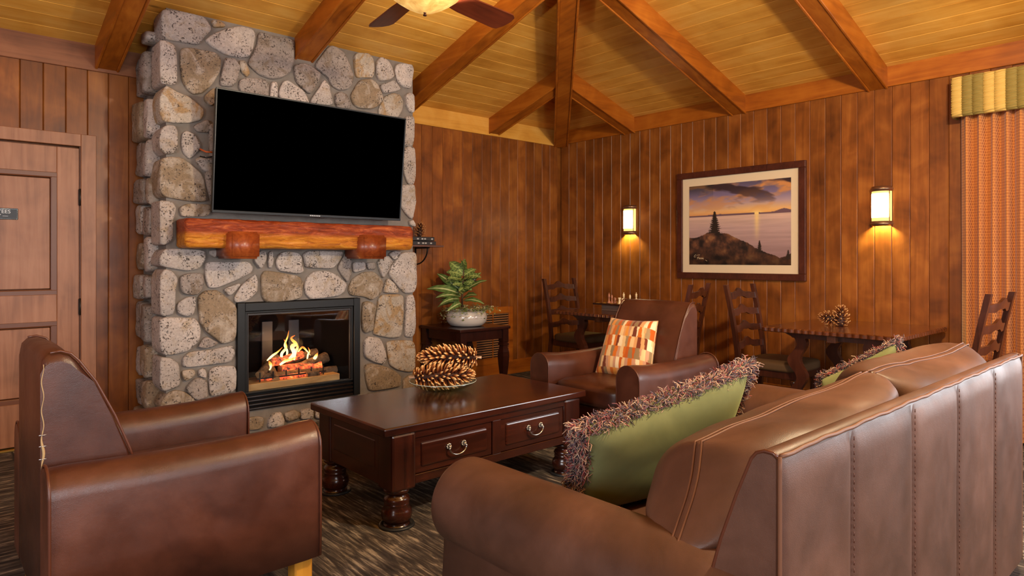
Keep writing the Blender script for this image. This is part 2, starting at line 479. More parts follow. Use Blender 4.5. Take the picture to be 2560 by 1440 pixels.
def curtain_mat(name, a, b, light):
    t = NT(name)
    uv = t.new('ShaderNodeTexCoord'); mp = t.new('ShaderNodeMapping'); t.l(uv.outputs['UV'], mp.inputs[0])
    br = t.new('ShaderNodeTexBrick'); t.l(mp.outputs[0], br.inputs['Vector'])
    br.inputs['Scale'].default_value = 1.0; br.inputs['Brick Width'].default_value = 0.012; br.inputs['Row Height'].default_value = 0.02
    br.inputs['Mortar Size'].default_value = 0.0022; br.inputs['Mortar Smooth'].default_value = 0.4
    br.inputs['Color1'].default_value = (*a, 1); br.inputs['Color2'].default_value = (*b, 1); br.inputs['Mortar'].default_value = (*light, 1)
    return t.set(br.outputs['Color'], 0.75, 0, 0.25, sheen=0.25)
M['curtain'] = curtain_mat('rust_curtain_fabric', srgb(164, 92, 42), srgb(152, 82, 36), srgb(206, 138, 70))
M['valance_gold'] = plain('valance_gold', srgb(196, 162, 86), 0.75, 0, 0.25)
M['valance_olive'] = plain('valance_olive', srgb(136, 116, 58), 0.75, 0, 0.25)
def log_mat():
    t = NT('ceramic_log'); v = t.coord('Object', True, (1, 1, 1))
    n = t.noise(v, 26, 5, 0.7, 0.8); c = t.ramp(n, [(0.3, srgb(54, 42, 34)), (0.55, srgb(112, 88, 66)), (0.75, srgb(160, 130, 98))])
    t.bump(n, 0.7, 0.01); return t.set(c, 0.9, 0, 0.2)
M['log'] = log_mat()
M['log_end'] = plain('log_cut_end', srgb(176, 140, 94), 0.8)
def ember_mat():
    t = NT('glowing_embers'); v = t.coord('Object', True); n = t.noise(v, 30, 4, 0.7)
    c = t.ramp(n, [(0.4, (0.02, 0.01, 0.01)), (0.55, (0.9, 0.09, 0.02)), (0.7, (1.0, 0.3, 0.06))])
    t.l(c, t.p.inputs['Emission Color']); t.p.inputs['Emission Strength'].default_value = 1.3
    t.bump(n, 0.7, 0.01); return t.set(srgb(50, 34, 30), 0.9)
M['ember'] = ember_mat()
def flame_mat():
    t = NT('flame')
    tc = t.new('ShaderNodeTexCoord'); sp = t.new('ShaderNodeSeparateXYZ'); t.l(tc.outputs['Generated'], sp.inputs[0])
    c = t.ramp(sp.outputs[2], [(0.0, (1.0, 0.62, 0.22)), (0.35, (1.0, 0.66, 0.25)), (0.7, (1.0, 0.34, 0.05)), (1.0, (0.8, 0.10, 0.01))])
    em = t.new('ShaderNodeEmission'); t.l(c, em.inputs[0]); em.inputs[1].default_value = 2.2
    tr = t.new('ShaderNodeBsdfTransparent'); mx = t.new('ShaderNodeMixShader')
    v = t.coord('Object', True, (30, 30, 9)); n = t.noise(v, 1.0, 3, 0.6, 0.6)
    a = t.math('MULTIPLY', t.ramp(sp.outputs[2], [(0.0, 0.9), (0.45, 0.95), (1.0, 0.35)]), t.ramp(n, [(0.3, 0.45), (0.55, 1.0)]))
    t.l(a, mx.inputs[0]); t.l(tr.outputs[0], mx.inputs[1]); t.l(em.outputs[0], mx.inputs[2]); t.l(mx.outputs[0], t.out.inputs[0])
    return t.m
M['flame'] = flame_mat()

# ================================================================== THE ROOM
fl = MB().box(X0, XB + 0.1, Y0, YA + 0.1, -0.08, 0.0).build('floor', M['carpet']); struct(fl)

PW, PT = 0.1272, 0.018
def plank_mesh(w, t, L, ch=0.0045, name='plank'):
    """upright board, width along x, face towards -y at y=0, z from 0 to L"""
    h = w / 2 - 0.0006
    pts = [(-h, t), (-h, ch), (-h + ch, 0.0), (h - ch, 0.0), (h, ch), (h, t)]
    me = MB().prism(pts, lambda a, b, z: (a, b, z), 0.0, L).mesh(name); fix(me); return me
PLK = {}
def plank(parent, x, z0, z1, side, mat=None):
    L = round(z1 - z0, 3)
    if L not in PLK:
        PLK[L] = plank_mesh(PW, PT, L); PLK[L].materials.append(M['wall_wood'])
    o = bpy.data.objects.new('plank', PLK[L])
    if side == 'A': o.location = (x, YA, z0)
    else: o.location = (XB, x, z0); o.rotation_euler = (0, 0, R(-90))
    return link(o, parent)

# wall_left carries the door and the chimney; wall_right carries the picture and the window
wl = MB()
wl.box(X0, -0.11, YA + PT, YA + 0.1, 0, CEIL + 0.1); wl.box(-0.11, 0.885, YA + PT, YA + 0.1, 2.075, CEIL + 0.1); wl.box(0.885, XB + 0.1, YA + PT, YA + 0.1, 0, CEIL + 0.1)
wl.box(-0.11, 0.885, YA + 0.09, YA + 0.12, 0, 2.075)
WL = struct(wl.build('wall_left', M['wall_wood']))
k = 0
for i in range(-9, 45):
    x = 0.5665 + i * PW
    if x < -0.7 or x > XB - 0.03: continue
    if 1.30 < x < 3.12: continue                      # behind the chimney
    if -0.19 < x < 0.93: plank(WL, x, 2.125, 2.60, 'A') if x < 0.87 or True else None
    elif x >= 0.93 or x <= -0.19: plank(WL, x, 0.0, 2.60, 'A')
wr = MB()
WIN_Y0, WIN_Y1, WIN_Z0, WIN_Z1 = -2.0, 0.95, 0.75, 2.2
wr.box(XB + PT, XB + 0.1, WIN_Y1, YA + 0.1, 0, CEIL + 0.1); wr.box(XB + PT, XB + 0.1, Y0, WIN_Y0, 0, CEIL + 0.1)
wr.box(XB + PT, XB + 0.1, WIN_Y0, WIN_Y1, 0, WIN_Z0); wr.box(XB + PT, XB + 0.1, WIN_Y0, WIN_Y1, WIN_Z1, CEIL + 0.1)
WR = struct(wr.build('wall_right', M['wall_wood']))
for i in range(0, 34):
    y = 5.3575 - i * PW
    plank(WR, y, 0.0, 2.63, 'B')

# the two walls behind the camera, with their windows
def wall_with_holes(name, fn, a0, a1, holes):
    mb = MB(); xs = sorted({a0, a1, *[h for ho in holes for h in ho]})
    for p, q in zip(xs[:-1], xs[1:]):
        if any(h0 <= p and q <= h1 for h0, h1 in holes):
            fn(mb, p, q, 0, 0.8); fn(mb, p, q, 2.3, CEIL + 0.1)
        else: fn(mb, p, q, 0, CEIL + 0.1)
    return struct(mb.build(name, M['wall_wood']))
wall_with_holes('wall_back', lambda m, p, q, z0, z1: m.box(p, q, Y0 - 0.1, Y0, z0, z1), X0, XB + 0.1, [(-0.9, 1.3), (2.3, 4.5)])
wall_with_holes('wall_side', lambda m, p, q, z0, z1: m.box(X0 - 0.1, X0, p, q, z0, z1), Y0, YA + 0.1, [(-0.4, 1.6)])
def window(n, parts, glass):
    o = bpy.data.objects.new('window_%d' % n, None); link(o); struct(o)
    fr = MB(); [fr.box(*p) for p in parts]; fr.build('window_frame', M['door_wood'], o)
    MB().box(*glass).build('pane', M['window_glass'], o)
for n, (a, b) in enumerate(((-0.9, 1.3), (2.3, 4.5)), 1):
    m_ = (a + b) / 2
    window(n, [(a, a + 0.05, Y0 - 0.08, Y0 + 0.02, 0.8, 2.3), (b - 0.05, b, Y0 - 0.08, Y0 + 0.02, 0.8, 2.3), (m_ - 0.025, m_ + 0.025, Y0 - 0.08, Y0 + 0.02, 0.8, 2.3), (a, b, Y0 - 0.08, Y0 + 0.02, 0.8, 0.85), (a, b, Y0 - 0.08, Y0 + 0.02, 2.25, 2.3)], (a, b, Y0 - 0.05, Y0 - 0.045, 0.85, 2.25))
window(3, [(XB, XB + 0.1, WIN_Y0, WIN_Y0 + 0.05, WIN_Z0, WIN_Z1), (XB, XB + 0.1, WIN_Y1 - 0.05, WIN_Y1, WIN_Z0, WIN_Z1), (XB, XB + 0.1, -0.55, -0.5, WIN_Z0, WIN_Z1), (XB, XB + 0.1, WIN_Y0, WIN_Y1, WIN_Z0, WIN_Z0 + 0.05), (XB, XB + 0.1, WIN_Y0, WIN_Y1, WIN_Z1 - 0.05, WIN_Z1)], (XB + 0.06, XB + 0.065, WIN_Y0, WIN_Y1, WIN_Z0, WIN_Z1))
window(4, [(X0 - 0.1, X0, -0.4, -0.35, 0.8, 2.3), (X0 - 0.1, X0, 1.55, 1.6, 0.8, 2.3), (X0 - 0.1, X0, -0.4, 1.6, 0.8, 0.85), (X0 - 0.1, X0, -0.4, 1.6, 2.25, 2.3)], (X0 - 0.06, X0 - 0.055, -0.4, 1.6, 0.85, 2.25))

# ceiling: hipped, boarded
HALF = (YA - Y0) / 2
APX = (XB - HALF, YA - HALF, CEIL + SLOPE * HALF)
o_ = 0.03
vs = [(X0 - 0.1, Y0 - 0.1, CEIL + o_), (XB + 0.1, Y0 - 0.1, CEIL + o_), (XB + 0.1, YA + 0.1, CEIL + o_), (X0 - 0.1, YA + 0.1, CEIL + o_), (APX[0], APX[1], APX[2] + o_ + 0.03)]
cl = MB(); cl.add(vs, [(0, 1, 4), (1, 2, 4), (2, 3, 4), (3, 0, 4)])
cl.add([(x, y, z + 0.05) for x, y, z in vs], [(1, 0, 4), (2, 1, 4), (3, 2, 4), (0, 3, 4)])
CE = struct(cl.build('ceiling', M['ceil_x']))
BW = 0.1296
def ceil_board(i, side):
    d0, d1 = i * BW + 0.0007, (i + 1) * BW - 0.0007
    if side == 'B': d0 -= 0.06; d1 -= 0.06
    d0 = max(d0, 0.0); ch = 0.004
    prof = [(d0, 0.016), (d0, ch), (d0 + ch, 0.0), (d1 - ch, 0.0), (d1, ch), (d1, 0.016)]
    mb = MB(); a = []; b = []
    for d, n in prof:
        z = CEIL + SLOPE * d + n
        if side == 'A': a.append((X0 + min(d, HALF), YA - d, z)); b.append((XB - min(d, HALF), YA - d, z))
        else: a.append((XB - d, Y0 + min(d, HALF), z)); b.append((XB - d, YA - min(d, HALF), z))
    n = len(prof)
    mb.add(a + b, [(j, (j + 1) % n, n + (j + 1) % n, n + j) for j in range(n)] + [tuple(range(n))[::-1], tuple(range(n, 2 * n))])
    me = mb.mesh('plank'); fix(me)
    mesh_obj('plank', me, M['ceil_x' if side == 'A' else 'ceil_y'], CE)
for i in range(33):
    ceil_board(i, 'A'); ceil_board(i, 'B')

# ceiling beams
def beam(pt, lab, w, drop, d0, d1, horiz, mat, group='stained ceiling beams'):
    """pt(d, s, z): d along the slope (horizontal run), s across"""
    rt = thing('ceiling_beam', lab, 'beam', (0, 0, 0), group=group)
    def piece(name, s0, s1, lift):
        vs = []
        for d in (d0, d1):
            zc = CEIL + SLOPE * d
            for s, z in ((s0, zc + 0.012), (s1, zc + 0.012), (s1, zc - drop + lift), (s0, zc - drop + lift)): vs.append(pt(d, s, z))
        bm = bmesh.new(); vv = [bm.verts.new(v) for v in vs]
        for f in ((0, 1, 2, 3), (7, 6, 5, 4), (0, 4, 5, 1), (1, 5, 6, 2), (2, 6, 7, 3), (3, 7, 4, 0)): bm.faces.new([vv[i] for i in f])
        bmesh.ops.recalc_face_normals(bm, faces=bm.faces)
        bmesh.ops.bevel(bm, geom=list(bm.edges), offset=0.004, segments=1, affect='EDGES')
        MB().bm(bm).build(name, mat, rt)
    piece('beam_core', -w / 2 + 0.017, w / 2 - 0.017, 0.008)
    piece('side_board', -w / 2, -w / 2 + 0.0185, 0.0); piece('side_board', w / 2 - 0.0185, w / 2, 0.0)
    return rt
ptA = lambda xc: (lambda d, s, z: (xc + s, YA - d, z))
ptB = lambda yc: (lambda d, s, z: (XB - d, yc + s, z))
beam(ptA(1.0), 'stained beam above the wooden door, left of the stone chimney', 0.15, 0.165, 0.0, 3.98, 0, M['beam_y'])
beam(ptA(2.2), 'stained beam running down onto the stone chimney above the television', 0.15, 0.165, 0.57, 3.43, 0, M['beam_y'])
beam(ptA(3.40), 'stained beam passing just right of the stone chimney, behind the fan blade', 0.15, 0.165, 0.0, 2.23, 0, M['beam_y'])
beam(ptA(4.60), 'short stained beam between the stone chimney and the corner hip beam', 0.15, 0.165, 0.0, 1.02, 0, M['beam_y'])
beam(ptA(-0.2), 'stained beam over the wall left of the wooden door', 0.15, 0.165, 0.0, 2.8, 0, M['beam_y'])
beam(ptB(4.41), 'short stained beam beside the corner hip beam, above the chess table wall lamp', 0.15, 0.165, 0.0, 1.0, 0, M['beam_x'])
beam(ptB(3.15), 'stained beam ending above the framed sunset picture', 0.15, 0.165, 0.0, 2.26, 0, M['beam_x'])
beam(ptB(1.96), 'stained beam ending above the wall lamp next to the curtain', 0.15, 0.165, 0.0, 3.45, 0, M['beam_x'])
beam(ptB(0.76), 'stained beam over the curtain and its valance', 0.15, 0.165, 0.0, 4.0, 0, M['beam_x'])
q2 = math.sqrt(0.5)
beam(lambda d, s, z: (XB - d + s * q2, YA - d - s * q2, z), 'hip beam rising out of the corner of the room', 0.165, 0.20, 0.02, 4.25, 0, M['beam_y'])

# trim under the ceiling
def trim(n, mb, mat): return struct(mb.build('trim_%d' % n, mat))
trim(1, MB().rbox(X0, 1.25, YA - 0.018, YA + 0.01, 2.58, CEIL + 0.02, 0.003, 1), M['trim_wood'])
trim(2, MB().rbox(3.15, XB, YA - 0.018, YA + 0.01, 2.58, CEIL + 0.02, 0.003, 1), M['ceil_x'])  # brighter light on this board put into its colour with the ceiling wood
trim(3, MB().rbox(XB - 0.02, XB + 0.01, Y0, YA, 2.605, CEIL + 0.02, 0.003, 1), M['beam_y'])
def base(name, mb): return struct(mb.build(name, M['beam_x']))
base('baseboard_left', MB().rbox(0.93, 1.3, YA - 0.014, YA + 0.004, 0, 0.155, 0.003, 1).rbox(3.15, XB, YA - 0.014, YA + 0.004, 0, 0.155, 0.003, 1))
base('baseboard_right', MB().rbox(XB - 0.014, XB + 0.004, Y0, YA, 0, 0.155, 0.003, 1))

# ------------------------------------------------------------------ door
D = bpy.data.objects.new('door_1', None); link(D); struct(D); D.location = (0.38, YA, 0)
dx0, dx1, dt = -0.47, 0.46, 2.03
def dbox(name, x0, x1, y0, y1, z0, z1, mat, r=0.003, par=None, seg=1):
    return MB().rbox(x0, x1, y0, y1, z0, z1, r, seg).build(name, mat, par or D)
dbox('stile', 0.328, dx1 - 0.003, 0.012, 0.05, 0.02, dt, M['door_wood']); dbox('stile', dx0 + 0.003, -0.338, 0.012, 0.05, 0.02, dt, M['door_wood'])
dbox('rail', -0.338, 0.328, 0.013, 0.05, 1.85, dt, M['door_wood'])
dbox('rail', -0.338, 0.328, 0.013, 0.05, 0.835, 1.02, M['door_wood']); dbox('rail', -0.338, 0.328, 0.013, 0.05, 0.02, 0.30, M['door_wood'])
for z0, z1 in ((1.02, 1.85), (0.30, 0.835)):
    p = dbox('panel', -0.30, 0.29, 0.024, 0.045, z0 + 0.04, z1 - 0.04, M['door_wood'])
    mo = MB(); w = 0.036
    for i, (a, b, c, d) in enumerate(((-0.35, 0.34, z0 - .012, z0 + w), (-0.35, 0.34, z1 - w, z1 + .012), (-0.35, -0.338 + w, z0 - .012, z1 + .012), (0.328 - w, 0.34, z0 - .012, z1 + .012))):
        mo.rbox(a, b, 0.017 + (.0012 if i > 1 else 0), 0.045 + (.0012 if i > 1 else 0), c, d, 0.009, 2)
    mo.build('moulding', M['mold_wood'], p)
cas = MB()
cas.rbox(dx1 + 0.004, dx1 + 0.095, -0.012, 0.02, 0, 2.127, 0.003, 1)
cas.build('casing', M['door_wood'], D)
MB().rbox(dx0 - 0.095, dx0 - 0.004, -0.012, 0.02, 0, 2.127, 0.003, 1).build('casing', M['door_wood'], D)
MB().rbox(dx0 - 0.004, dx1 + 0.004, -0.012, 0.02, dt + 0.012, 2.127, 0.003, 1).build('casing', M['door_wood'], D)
MB().box(dx1 - 0.002, dx1 + 0.012, 0.006, 0.06, 0, dt + 0.02).build('jamb', M['mold_wood'], D)
for z in (1.69, 0.93, 0.25):
    MB().rbox(dx1 - 0.008, dx1 + 0.010, -0.003, 0.02, z - 0.055, z + 0.055, 0.002, 1).tube([(dx1 + 0.001, -0.004, z - 0.058), (dx1 + 0.001, -0.004, z + 0.058)], 0.006, 8).build('hinge', M['iron'], D)
MB().rbox(dx0, dx1, -0.02, 0.05, 0.0, 0.014, 0.003, 1).build('threshold', M['brass'], D)
S = thing('nameplate', 'small black door sign lettered EMPLOYEES ONLY in silver', 'sign', (0.38, YA, 1.558))
MB().rbox(-0.135, 0.115, 0.018, 0.023, -0.037, 0.037, 0.0022, 1).build('plate', M['plate'], S)
rim = [(-0.131, 0.0175, -0.033), (0.111, 0.0175, -0.033), (0.111, 0.0175, 0.033), (-0.131, 0.0175, 0.033)]
MB().tube(rim, 0.0018, 6, closed=True).build('rim', M['plate_rim'], S)
for txt, zz, sz in (('EMPLOYEES', 0.014, 0.034), ('\u2014 ONLY \u2014', -0.014, 0.028)):
    me = text_mesh(txt, sz, 0.0006); mesh_obj('lettering', me, M['lettering'], S, (-0.012, 0.0172, zz), (R(90), 0, 0))

# ================================================================== FIREPLACE
FY = 4.832                                            # face of the mortar
FP = thing('stone_fireplace', 'tall fieldstone chimney breast of granite stones in grey mortar', 'fireplace', (2.2, FY, 0))
def fpl(v): return (v[0] - 2.2, v[1] - FY, v[2])
core = MB()
def cbox(x0, x1, y0, y1, z0, z1, top=None):
    t = (lambda y: z1) if top is None else (lambda y: CEIL + SLOPE * (YA - y))
    vs = [(x0, y0, z0), (x1, y0, z0), (x1, y1, z0), (x0, y1, z0), (x0, y0, t(y0)), (x1, y0, t(y0)), (x1, y1, t(y1)), (x0, y1, t(y1))]
    core.add([fpl(v) for v in vs], [(3, 2, 1, 0), (4, 5, 6, 7), (0, 1, 5, 4), (1, 2, 6, 5), (2, 3, 7, 6), (3, 0, 4, 7)])
cbox(1.235, 1.69, FY, YA, 0, 0.95); cbox(2.66, 3.185, FY, YA, 0, 0.95); cbox(1.69, 2.66, FY, YA, 0, 0.165)
cbox(1.69, 2.66, 5.33, YA, 0.165, 0.95); cbox(1.235, 3.185, FY, YA, 0.95, 2.9, top=True)
core.build('mortar_core', M['mortar'], FP)

def chaikin(p, it=2):
    for _ in range(it):
        q = []
        for i in range(len(p)):
            a, b = p[i], p[(i + 1) % len(p)]
            k = .16; q += [(a[0] * (1 - k) + b[0] * k, a[1] * (1 - k) + b[1] * k), (a[0] * k + b[0] * (1 - k), a[1] * k + b[1] * (1 - k))]
        p = q
    return p
from mathutils import noise as mnoise
def stone(poly, plane, mat, proud=0.036, back=0.012, deep=False, seed=0):
    """poly in (a, z) of the face; plane(a, n, z) maps with n outwards"""
    p = chaikin(poly, 2)
    n = len(p); cx = sum(q[0] for q in p) / n; cz = sum(q[1] for q in p) / n
    size = math.sqrt(max(1e-4, (max(q[0] for q in p) - min(q[0] for q in p)) * (max(q[1] for q in p) - min(q[1] for q in p))))
    g = 1 + 0.006 / max(size, .05)
    rings = [(g, -back), (g + .003, proud * 0.45), (g - .02, proud * 0.85), (0.94, proud * 1.0), (0.65, proud * 1.06), (0.3, proud * 1.08)]
    loc = plane(cx, 0, cz)
    vs = []
    for k, (s, d) in enumerate(rings):
        for q in p:
            a, z = cx + (q[0] - cx) * s, cz + (q[1] - cz) * s
            dd = d
            if k > 0:
                w = mnoise.noise(Vector((a * 9 + seed, z * 9, k * .3))); w2 = mnoise.noise(Vector((a * 23 + seed, z * 23, 3)))
                dd += (w * 0.011 + w2 * 0.005) * (1 if k > 1 else .4)
                a += w2 * 0.003; z += w * 0.003
            v = plane(a, dd, z); vs.append([v[i] - loc[i] for i in range(3)])
    v = plane(cx, proud * 1.15, cz); vs.append([v[i] - loc[i] for i in range(3)])
    fs = []
    for k in range(len(rings) - 1):
        for i in range(n): fs.append((k * n + i, k * n + (i + 1) % n, (k + 1) * n + (i + 1) % n, (k + 1) * n + i))
    b = (len(rings) - 1) * n
    for i in range(n): fs.append((b + i, b + (i + 1) % n, b + n))
    mb = MB(); mb.add(vs, fs, True); me = mb.mesh('stone'); fix(me)
    l = fpl(loc)
    return mesh_obj('stone', me, M[mat], FP, l)
planeF = lambda a, n, z: (a, FY - n, z)
OR = {1: (320, 0), 2: (680, 0), 3: (320, 360), 4: (680, 480), 5: (320, 700), 6: (680, 720)}
ST = [
 (1,'a',1,[300,105,340,85,560,118,690,160,735,230,745,275,690,325,640,395,590,395,400,360,315,335]),
 (1,'c',0,[755,180,830,190,880,240,775,245]),
 (1,'a',0,[700,360,760,310,900,250,1010,232,1120,262,1145,320,1125,430,1090,505,1020,517,880,490,760,420]),
 (1,'a',1,[287,365,340,370,420,410,440,500,440,740,400,760,292,745,285,640,285,480]),
 (1,'b',0,[480,440,560,430,700,455,790,480,835,530,830,640,760,760,680,830,600,848,540,810,490,720,475,560]),
 (1,'d',0,[880,520,960,530,1005,600,1000,660,970,740,940,775,830,765,850,640]),
 (1,'c',0,[1010,545,1050,545,1085,620,1095,660,1070,690,1030,650,1005,600]),
 (1,'d',0,[1175,320,1195,290,1330,330,1430,345,1496,360,1491,560,1461,650,1386,700,1290,710,1180,665,1090,580,1090,540,1130,480,1165,400]),
 (1,'d',0,[1010,720,1070,700,1230,712,1268,770,1262,880,1100,900,1000,800]),
 (1,'a',0,[1290,740,1340,740,1350,850,1330,900,1280,900]),
 (2,'a',0,[100,740,140,725,190,760,280,820,320,890,330,950,90,930,65,850,75,790]),
 (2,'d',0,[205,590,280,570,360,600,435,660,420,730,350,840,320,835,225,740,205,660]),
 (2,'a',0,[470,715,510,770,530,830,550,950,350,930,360,880,420,800]),
 (2,'d',0,[400,570,520,410,590,430,650,480,710,600,735,690,720,760,680,805,600,810,540,770,500,690,395,610]),
 (2,'c',0,[740,510,770,475,860,485,905,530,920,600,905,700,850,695,765,695,745,600]),
 (2,'a',0,[940,560,980,510,1050,555,1070,600,1100,690,1040,725,960,725,940,650]),
 (2,'a',0,[1115,590,1150,575,1250,585,1270,620,1265,720,1245,795,1180,780,1130,730,1110,640]),
 (2,'a',0,[980,765,1040,745,1090,722,1130,760,1155,805,1100,825,1010,838,985,800]),
 (2,'b',0,[710,860,760,770,800,720,880,715,940,750,985,830,1000,890,960,950,900,980,780,970,740,940]),
 (2,'c',0,[1010,870,1090,835,1150,850,1185,920,1170,1000,1130,1060,970,1040,965,980]),
 (2,'a',0,[1200,860,1240,832,1275,850,1283,960,1270,1015,1235,1000,1205,940]),
 (2,'d',0,[570,850,620,825,680,860,715,940,700,980,580,960]),
 (2,'a',0,[1195,1050,1280,1050,1275,1300,1240,1315,1180,1300]),
 (2,'a',0,[1190,1345,1240,1315,1285,1335,1292,1460,1290,1600,1275,1655,1225,1650,1190,1560,1182,1440]),
 (4,'a',0,[1165,-60,1280,-70,1287,0,1290,120,1270,230,1250,240,1210,200,1165,130,1155,20]),
 (4,'a',0,[1235,262,1268,250,1288,290,1285,310,1240,300]),
 (1,'c',1,[330,790,350,770,450,830,560,880,670,970,685,1030,660,1075,560,1105,430,1105,320,1085,290,1000,288,880]),
 (1,'b',0,[690,870,760,800,800,800,800,900,745,955,690,900]),
 (1,'a',1,[300,1160,350,1130,420,1140,445,1190,445,1320,420,1375,340,1385,288,1330,285,1240]),
 (1,'a',0,[495,1200,530,1180,600,1210,650,1290,655,1330,600,1390,555,1425,500,1370,485,1300]),
 (1,'d',0,[590,1130,720,1070,760,1130,720,1190,630,1185]),
 (3,'b',1,[300,140,370,115,480,125,590,200,660,270,690,330,705,500,680,520,520,505,330,475,290,420,285,240]),
 (3,'a',0,[600,140,680,110,760,130,760,250,680,240]),
 (3,'b',0,[475,570,540,540,740,550,740,600,710,650,490,655,475,610]),
 (3,'a',1,[290,510,400,525,430,580,400,700,400,860,330,905,288,890,285,780,285,640,285,560]),
 (3,'a',1,[290,1020,330,950,420,945,690,955,700,1030,640,1120,540,1140,380,1115,287,1090]),
 (3,'a',0,[735,960,830,955,830,1000,780,1020,735,990]),
 (3,'a',0,[705,1070,760,1060,880,1065,1090,1060,1125,1110,1110,1160,960,1230,800,1295,730,1290,700,1200]),
 (3,'a',1,[290,1190,330,1130,400,1155,445,1215,425,1330,415,1500,400,1530,340,1545,290,1530,287,1380,287,1290]),
 (3,'d',0,[475,1190,560,1165,665,1165,680,1230,660,1320,610,1360,500,1345,475,1290]),
 (3,'a',0,[860,1305,990,1255,1015,1265,915,1370]),
 (3,'a',0,[1150,1170,1165,1230,1160,1330,1070,1410,970,1425,960,1380,1010,1290,1080,1220]),
 (3,'a',0,[1130,1040,1190,960,1240,970,1240,1050,1190,1125]),
 (3,'a',0,[1270,980,1300,965,1308,1020,1300,1110,1270,1110,1262,1050]),
 (4,'a',0,[40,620,70,560,130,535,240,550,265,600,260,650,285,720,230,735,80,710,50,680]),
 (4,'a',0,[285,560,330,530,630,530,635,570,590,640,540,690,310,680,295,620]),
 (4,'d',0,[590,680,660,560,700,530,710,640,710,740,680,810,640,760]),
 (4,'a',0,[735,630,835,630,838,700,735,725]),
 (4,'d',0,[855,640,920,630,940,670,930,695,870,695]),
 (4,'a',0,[950,620,1040,570,1090,620,1060,680,1005,780,970,710]),
 (4,'a',0,[1050,560,1100,530,1160,535,1140,580,1100,610]),
 (4,'a',0,[1060,690,1110,630,1150,560,1210,540,1290,545,1300,600,1300,850,1270,905,1200,910,1140,850,1080,780,1058,740]),
 (4,'c',0,[1010,860,1040,775,1090,810,1135,880,1130,910,1010,905]),
 (4,'b',0,[690,870,730,780,820,725,920,715,980,780,1000,830,980,920,900,975,830,940,710,930]),
 (4,'a',0,[295,850,320,770,380,715,500,712,590,750,670,830,650,900,600,935,450,955,350,965,310,920]),
 (4,'b',0,[-96,760,-60,710,0,715,120,735,250,760,280,830,265,950,180,975,30,990,-60,985,-90,920]),
 (4,'b',0,[820,1000,870,985,940,1030,920,1130,910,1240,850,1270,815,1240,810,1120]),
 (4,'c',0,[960,960,1000,925,1180,925,1185,1040,1165,1300,1080,1315,920,1285,915,1240,940,1120]),
 (4,'a',0,[1210,940,1270,925,1285,1000,1285,1260,1260,1305,1200,1295,1195,1220,1205,1040]),
 (6,'a',0,[830,480,870,435,970,450,1005,520,1025,620,1010,685,930,670,835,620]),
 (6,'c',0,[1035,490,1100,475,1275,475,1290,600,1285,740,1240,757,1130,735,1060,690,1045,600]),
 (6,'b',0,[835,700,900,680,1010,705,1100,745,1160,790,1160,880,1080,900,880,930,850,830]),
 (6,'b',0,[1185,830,1230,790,1280,780,1295,870,1290,960,1180,950]),
 (6,'d',0,[850,955,1000,930,1150,925,1150,1060,1020,1090,860,1080]),
 (6,'a',0,[1175,975,1290,975,1290,1080,1180,1090]),
 (5,'a',0,[450,210,530,160,600,150,605,230,580,310,520,325,460,300,445,260]),
 (5,'b',0,[635,150,700,100,800,95,880,150,960,220,980,270,970,540,855,575,780,520,700,460,650,370,640,270]),
 (5,'a',1,[290,360,330,340,600,340,640,400,655,460,640,550,540,640,400,670,330,675,290,620,286,460]),
 (5,'d',0,[630,600,700,505,820,570,740,605,680,615]),
 (5,'a',0,[500,700,560,650,760,625,940,590,965,660,920,740,720,765,540,785,500,770]),
 (5,'a',1,[288,740,300,700,400,710,460,760,470,900,460,950,380,980,320,1000,288,950,286,870]),
 (5,'b',0,[495,820,590,805,605,850,580,880,515,910,490,860]),
 (5,'a',0,[640,810,690,795,705,840,700,880,640,865]),
 (5,'d',0,[530,960,600,890,660,880,710,910,720,1050,640,1075,600,1070,525,990]),
 (5,'a',0,[735,820,780,780,950,775,975,820,970,1000,750,1050,735,960]),
 (5,'b',1,[300,1110,360,1020,430,995,510,1010,590,1070,600,1150,350,1200,300,1150]),
 (5,'a',0,[640,1100,760,1075,940,1060,950,1150,800,1200,650,1210]),
 (5,'b',0,[1080,1240,1210,1235,1225,1280,1200,1340,1080,1350]),
 (5,'a',0,[1265,1270,1310,1200,1380,1190,1410,1260,1400,1310,1270,1330]),
 (6,'b',0,[120,1130,200,1095,255,1130,240,1170,160,1200,130,1190]),
 (6,'a',0,[265,1100,340,1085,370,1100,365,1170,260,1180]),
 (6,'a',0,[390,1080,450,1075,480,1110,480,1170,395,1170]),
 (6,'a',0,[510,1060,640,1040,660,1100,640,1140,510,1150]),
]
for i, (r, m_, corner, c) in enumerate(ST):
    ox, oy = OR[r]
    poly = []
    for j in range(0, len(c), 2):
        w = onY(ox + c[j] / 3.6, oy + c[j + 1] / 3.6, FY - 0.02); poly.append((w.x, max(w.z, 0.004)))
    stone(poly, planeF, 'stone_' + m_, 0.026 + 0.010 * random.random(), 0.15 + .08 * random.random() if corner else 0.012, seed=i * 3.1)
# stones behind the television, seen only past its edge
for i, (x0, x1, z0, z1) in enumerate(((1.52, 1.9, 1.95, 2.22), (1.95, 2.3, 1.9, 2.25), (2.35, 2.75, 1.95, 2.2), (1.5, 1.85, 1.62, 1.9), (1.9, 2.4, 1.6, 1.86), (2.45, 2.9, 1.6, 1.9))):
    g = 0.03; j = lambda: random.uniform(-g, g)
    stone([(x0 + j(), z0 + j()), ((x0 + x1) / 2, z0 - .01), (x1 + j(), z0 + j()), (x1, (z0 + z1) / 2), (x1 + j(), z1 + j()), ((x0 + x1) / 2, z1 + .01), (x0 + j(), z1 + j()), (x0 - .01, (z0 + z1) / 2)], planeF, 'stone_d', seed=90 + i)
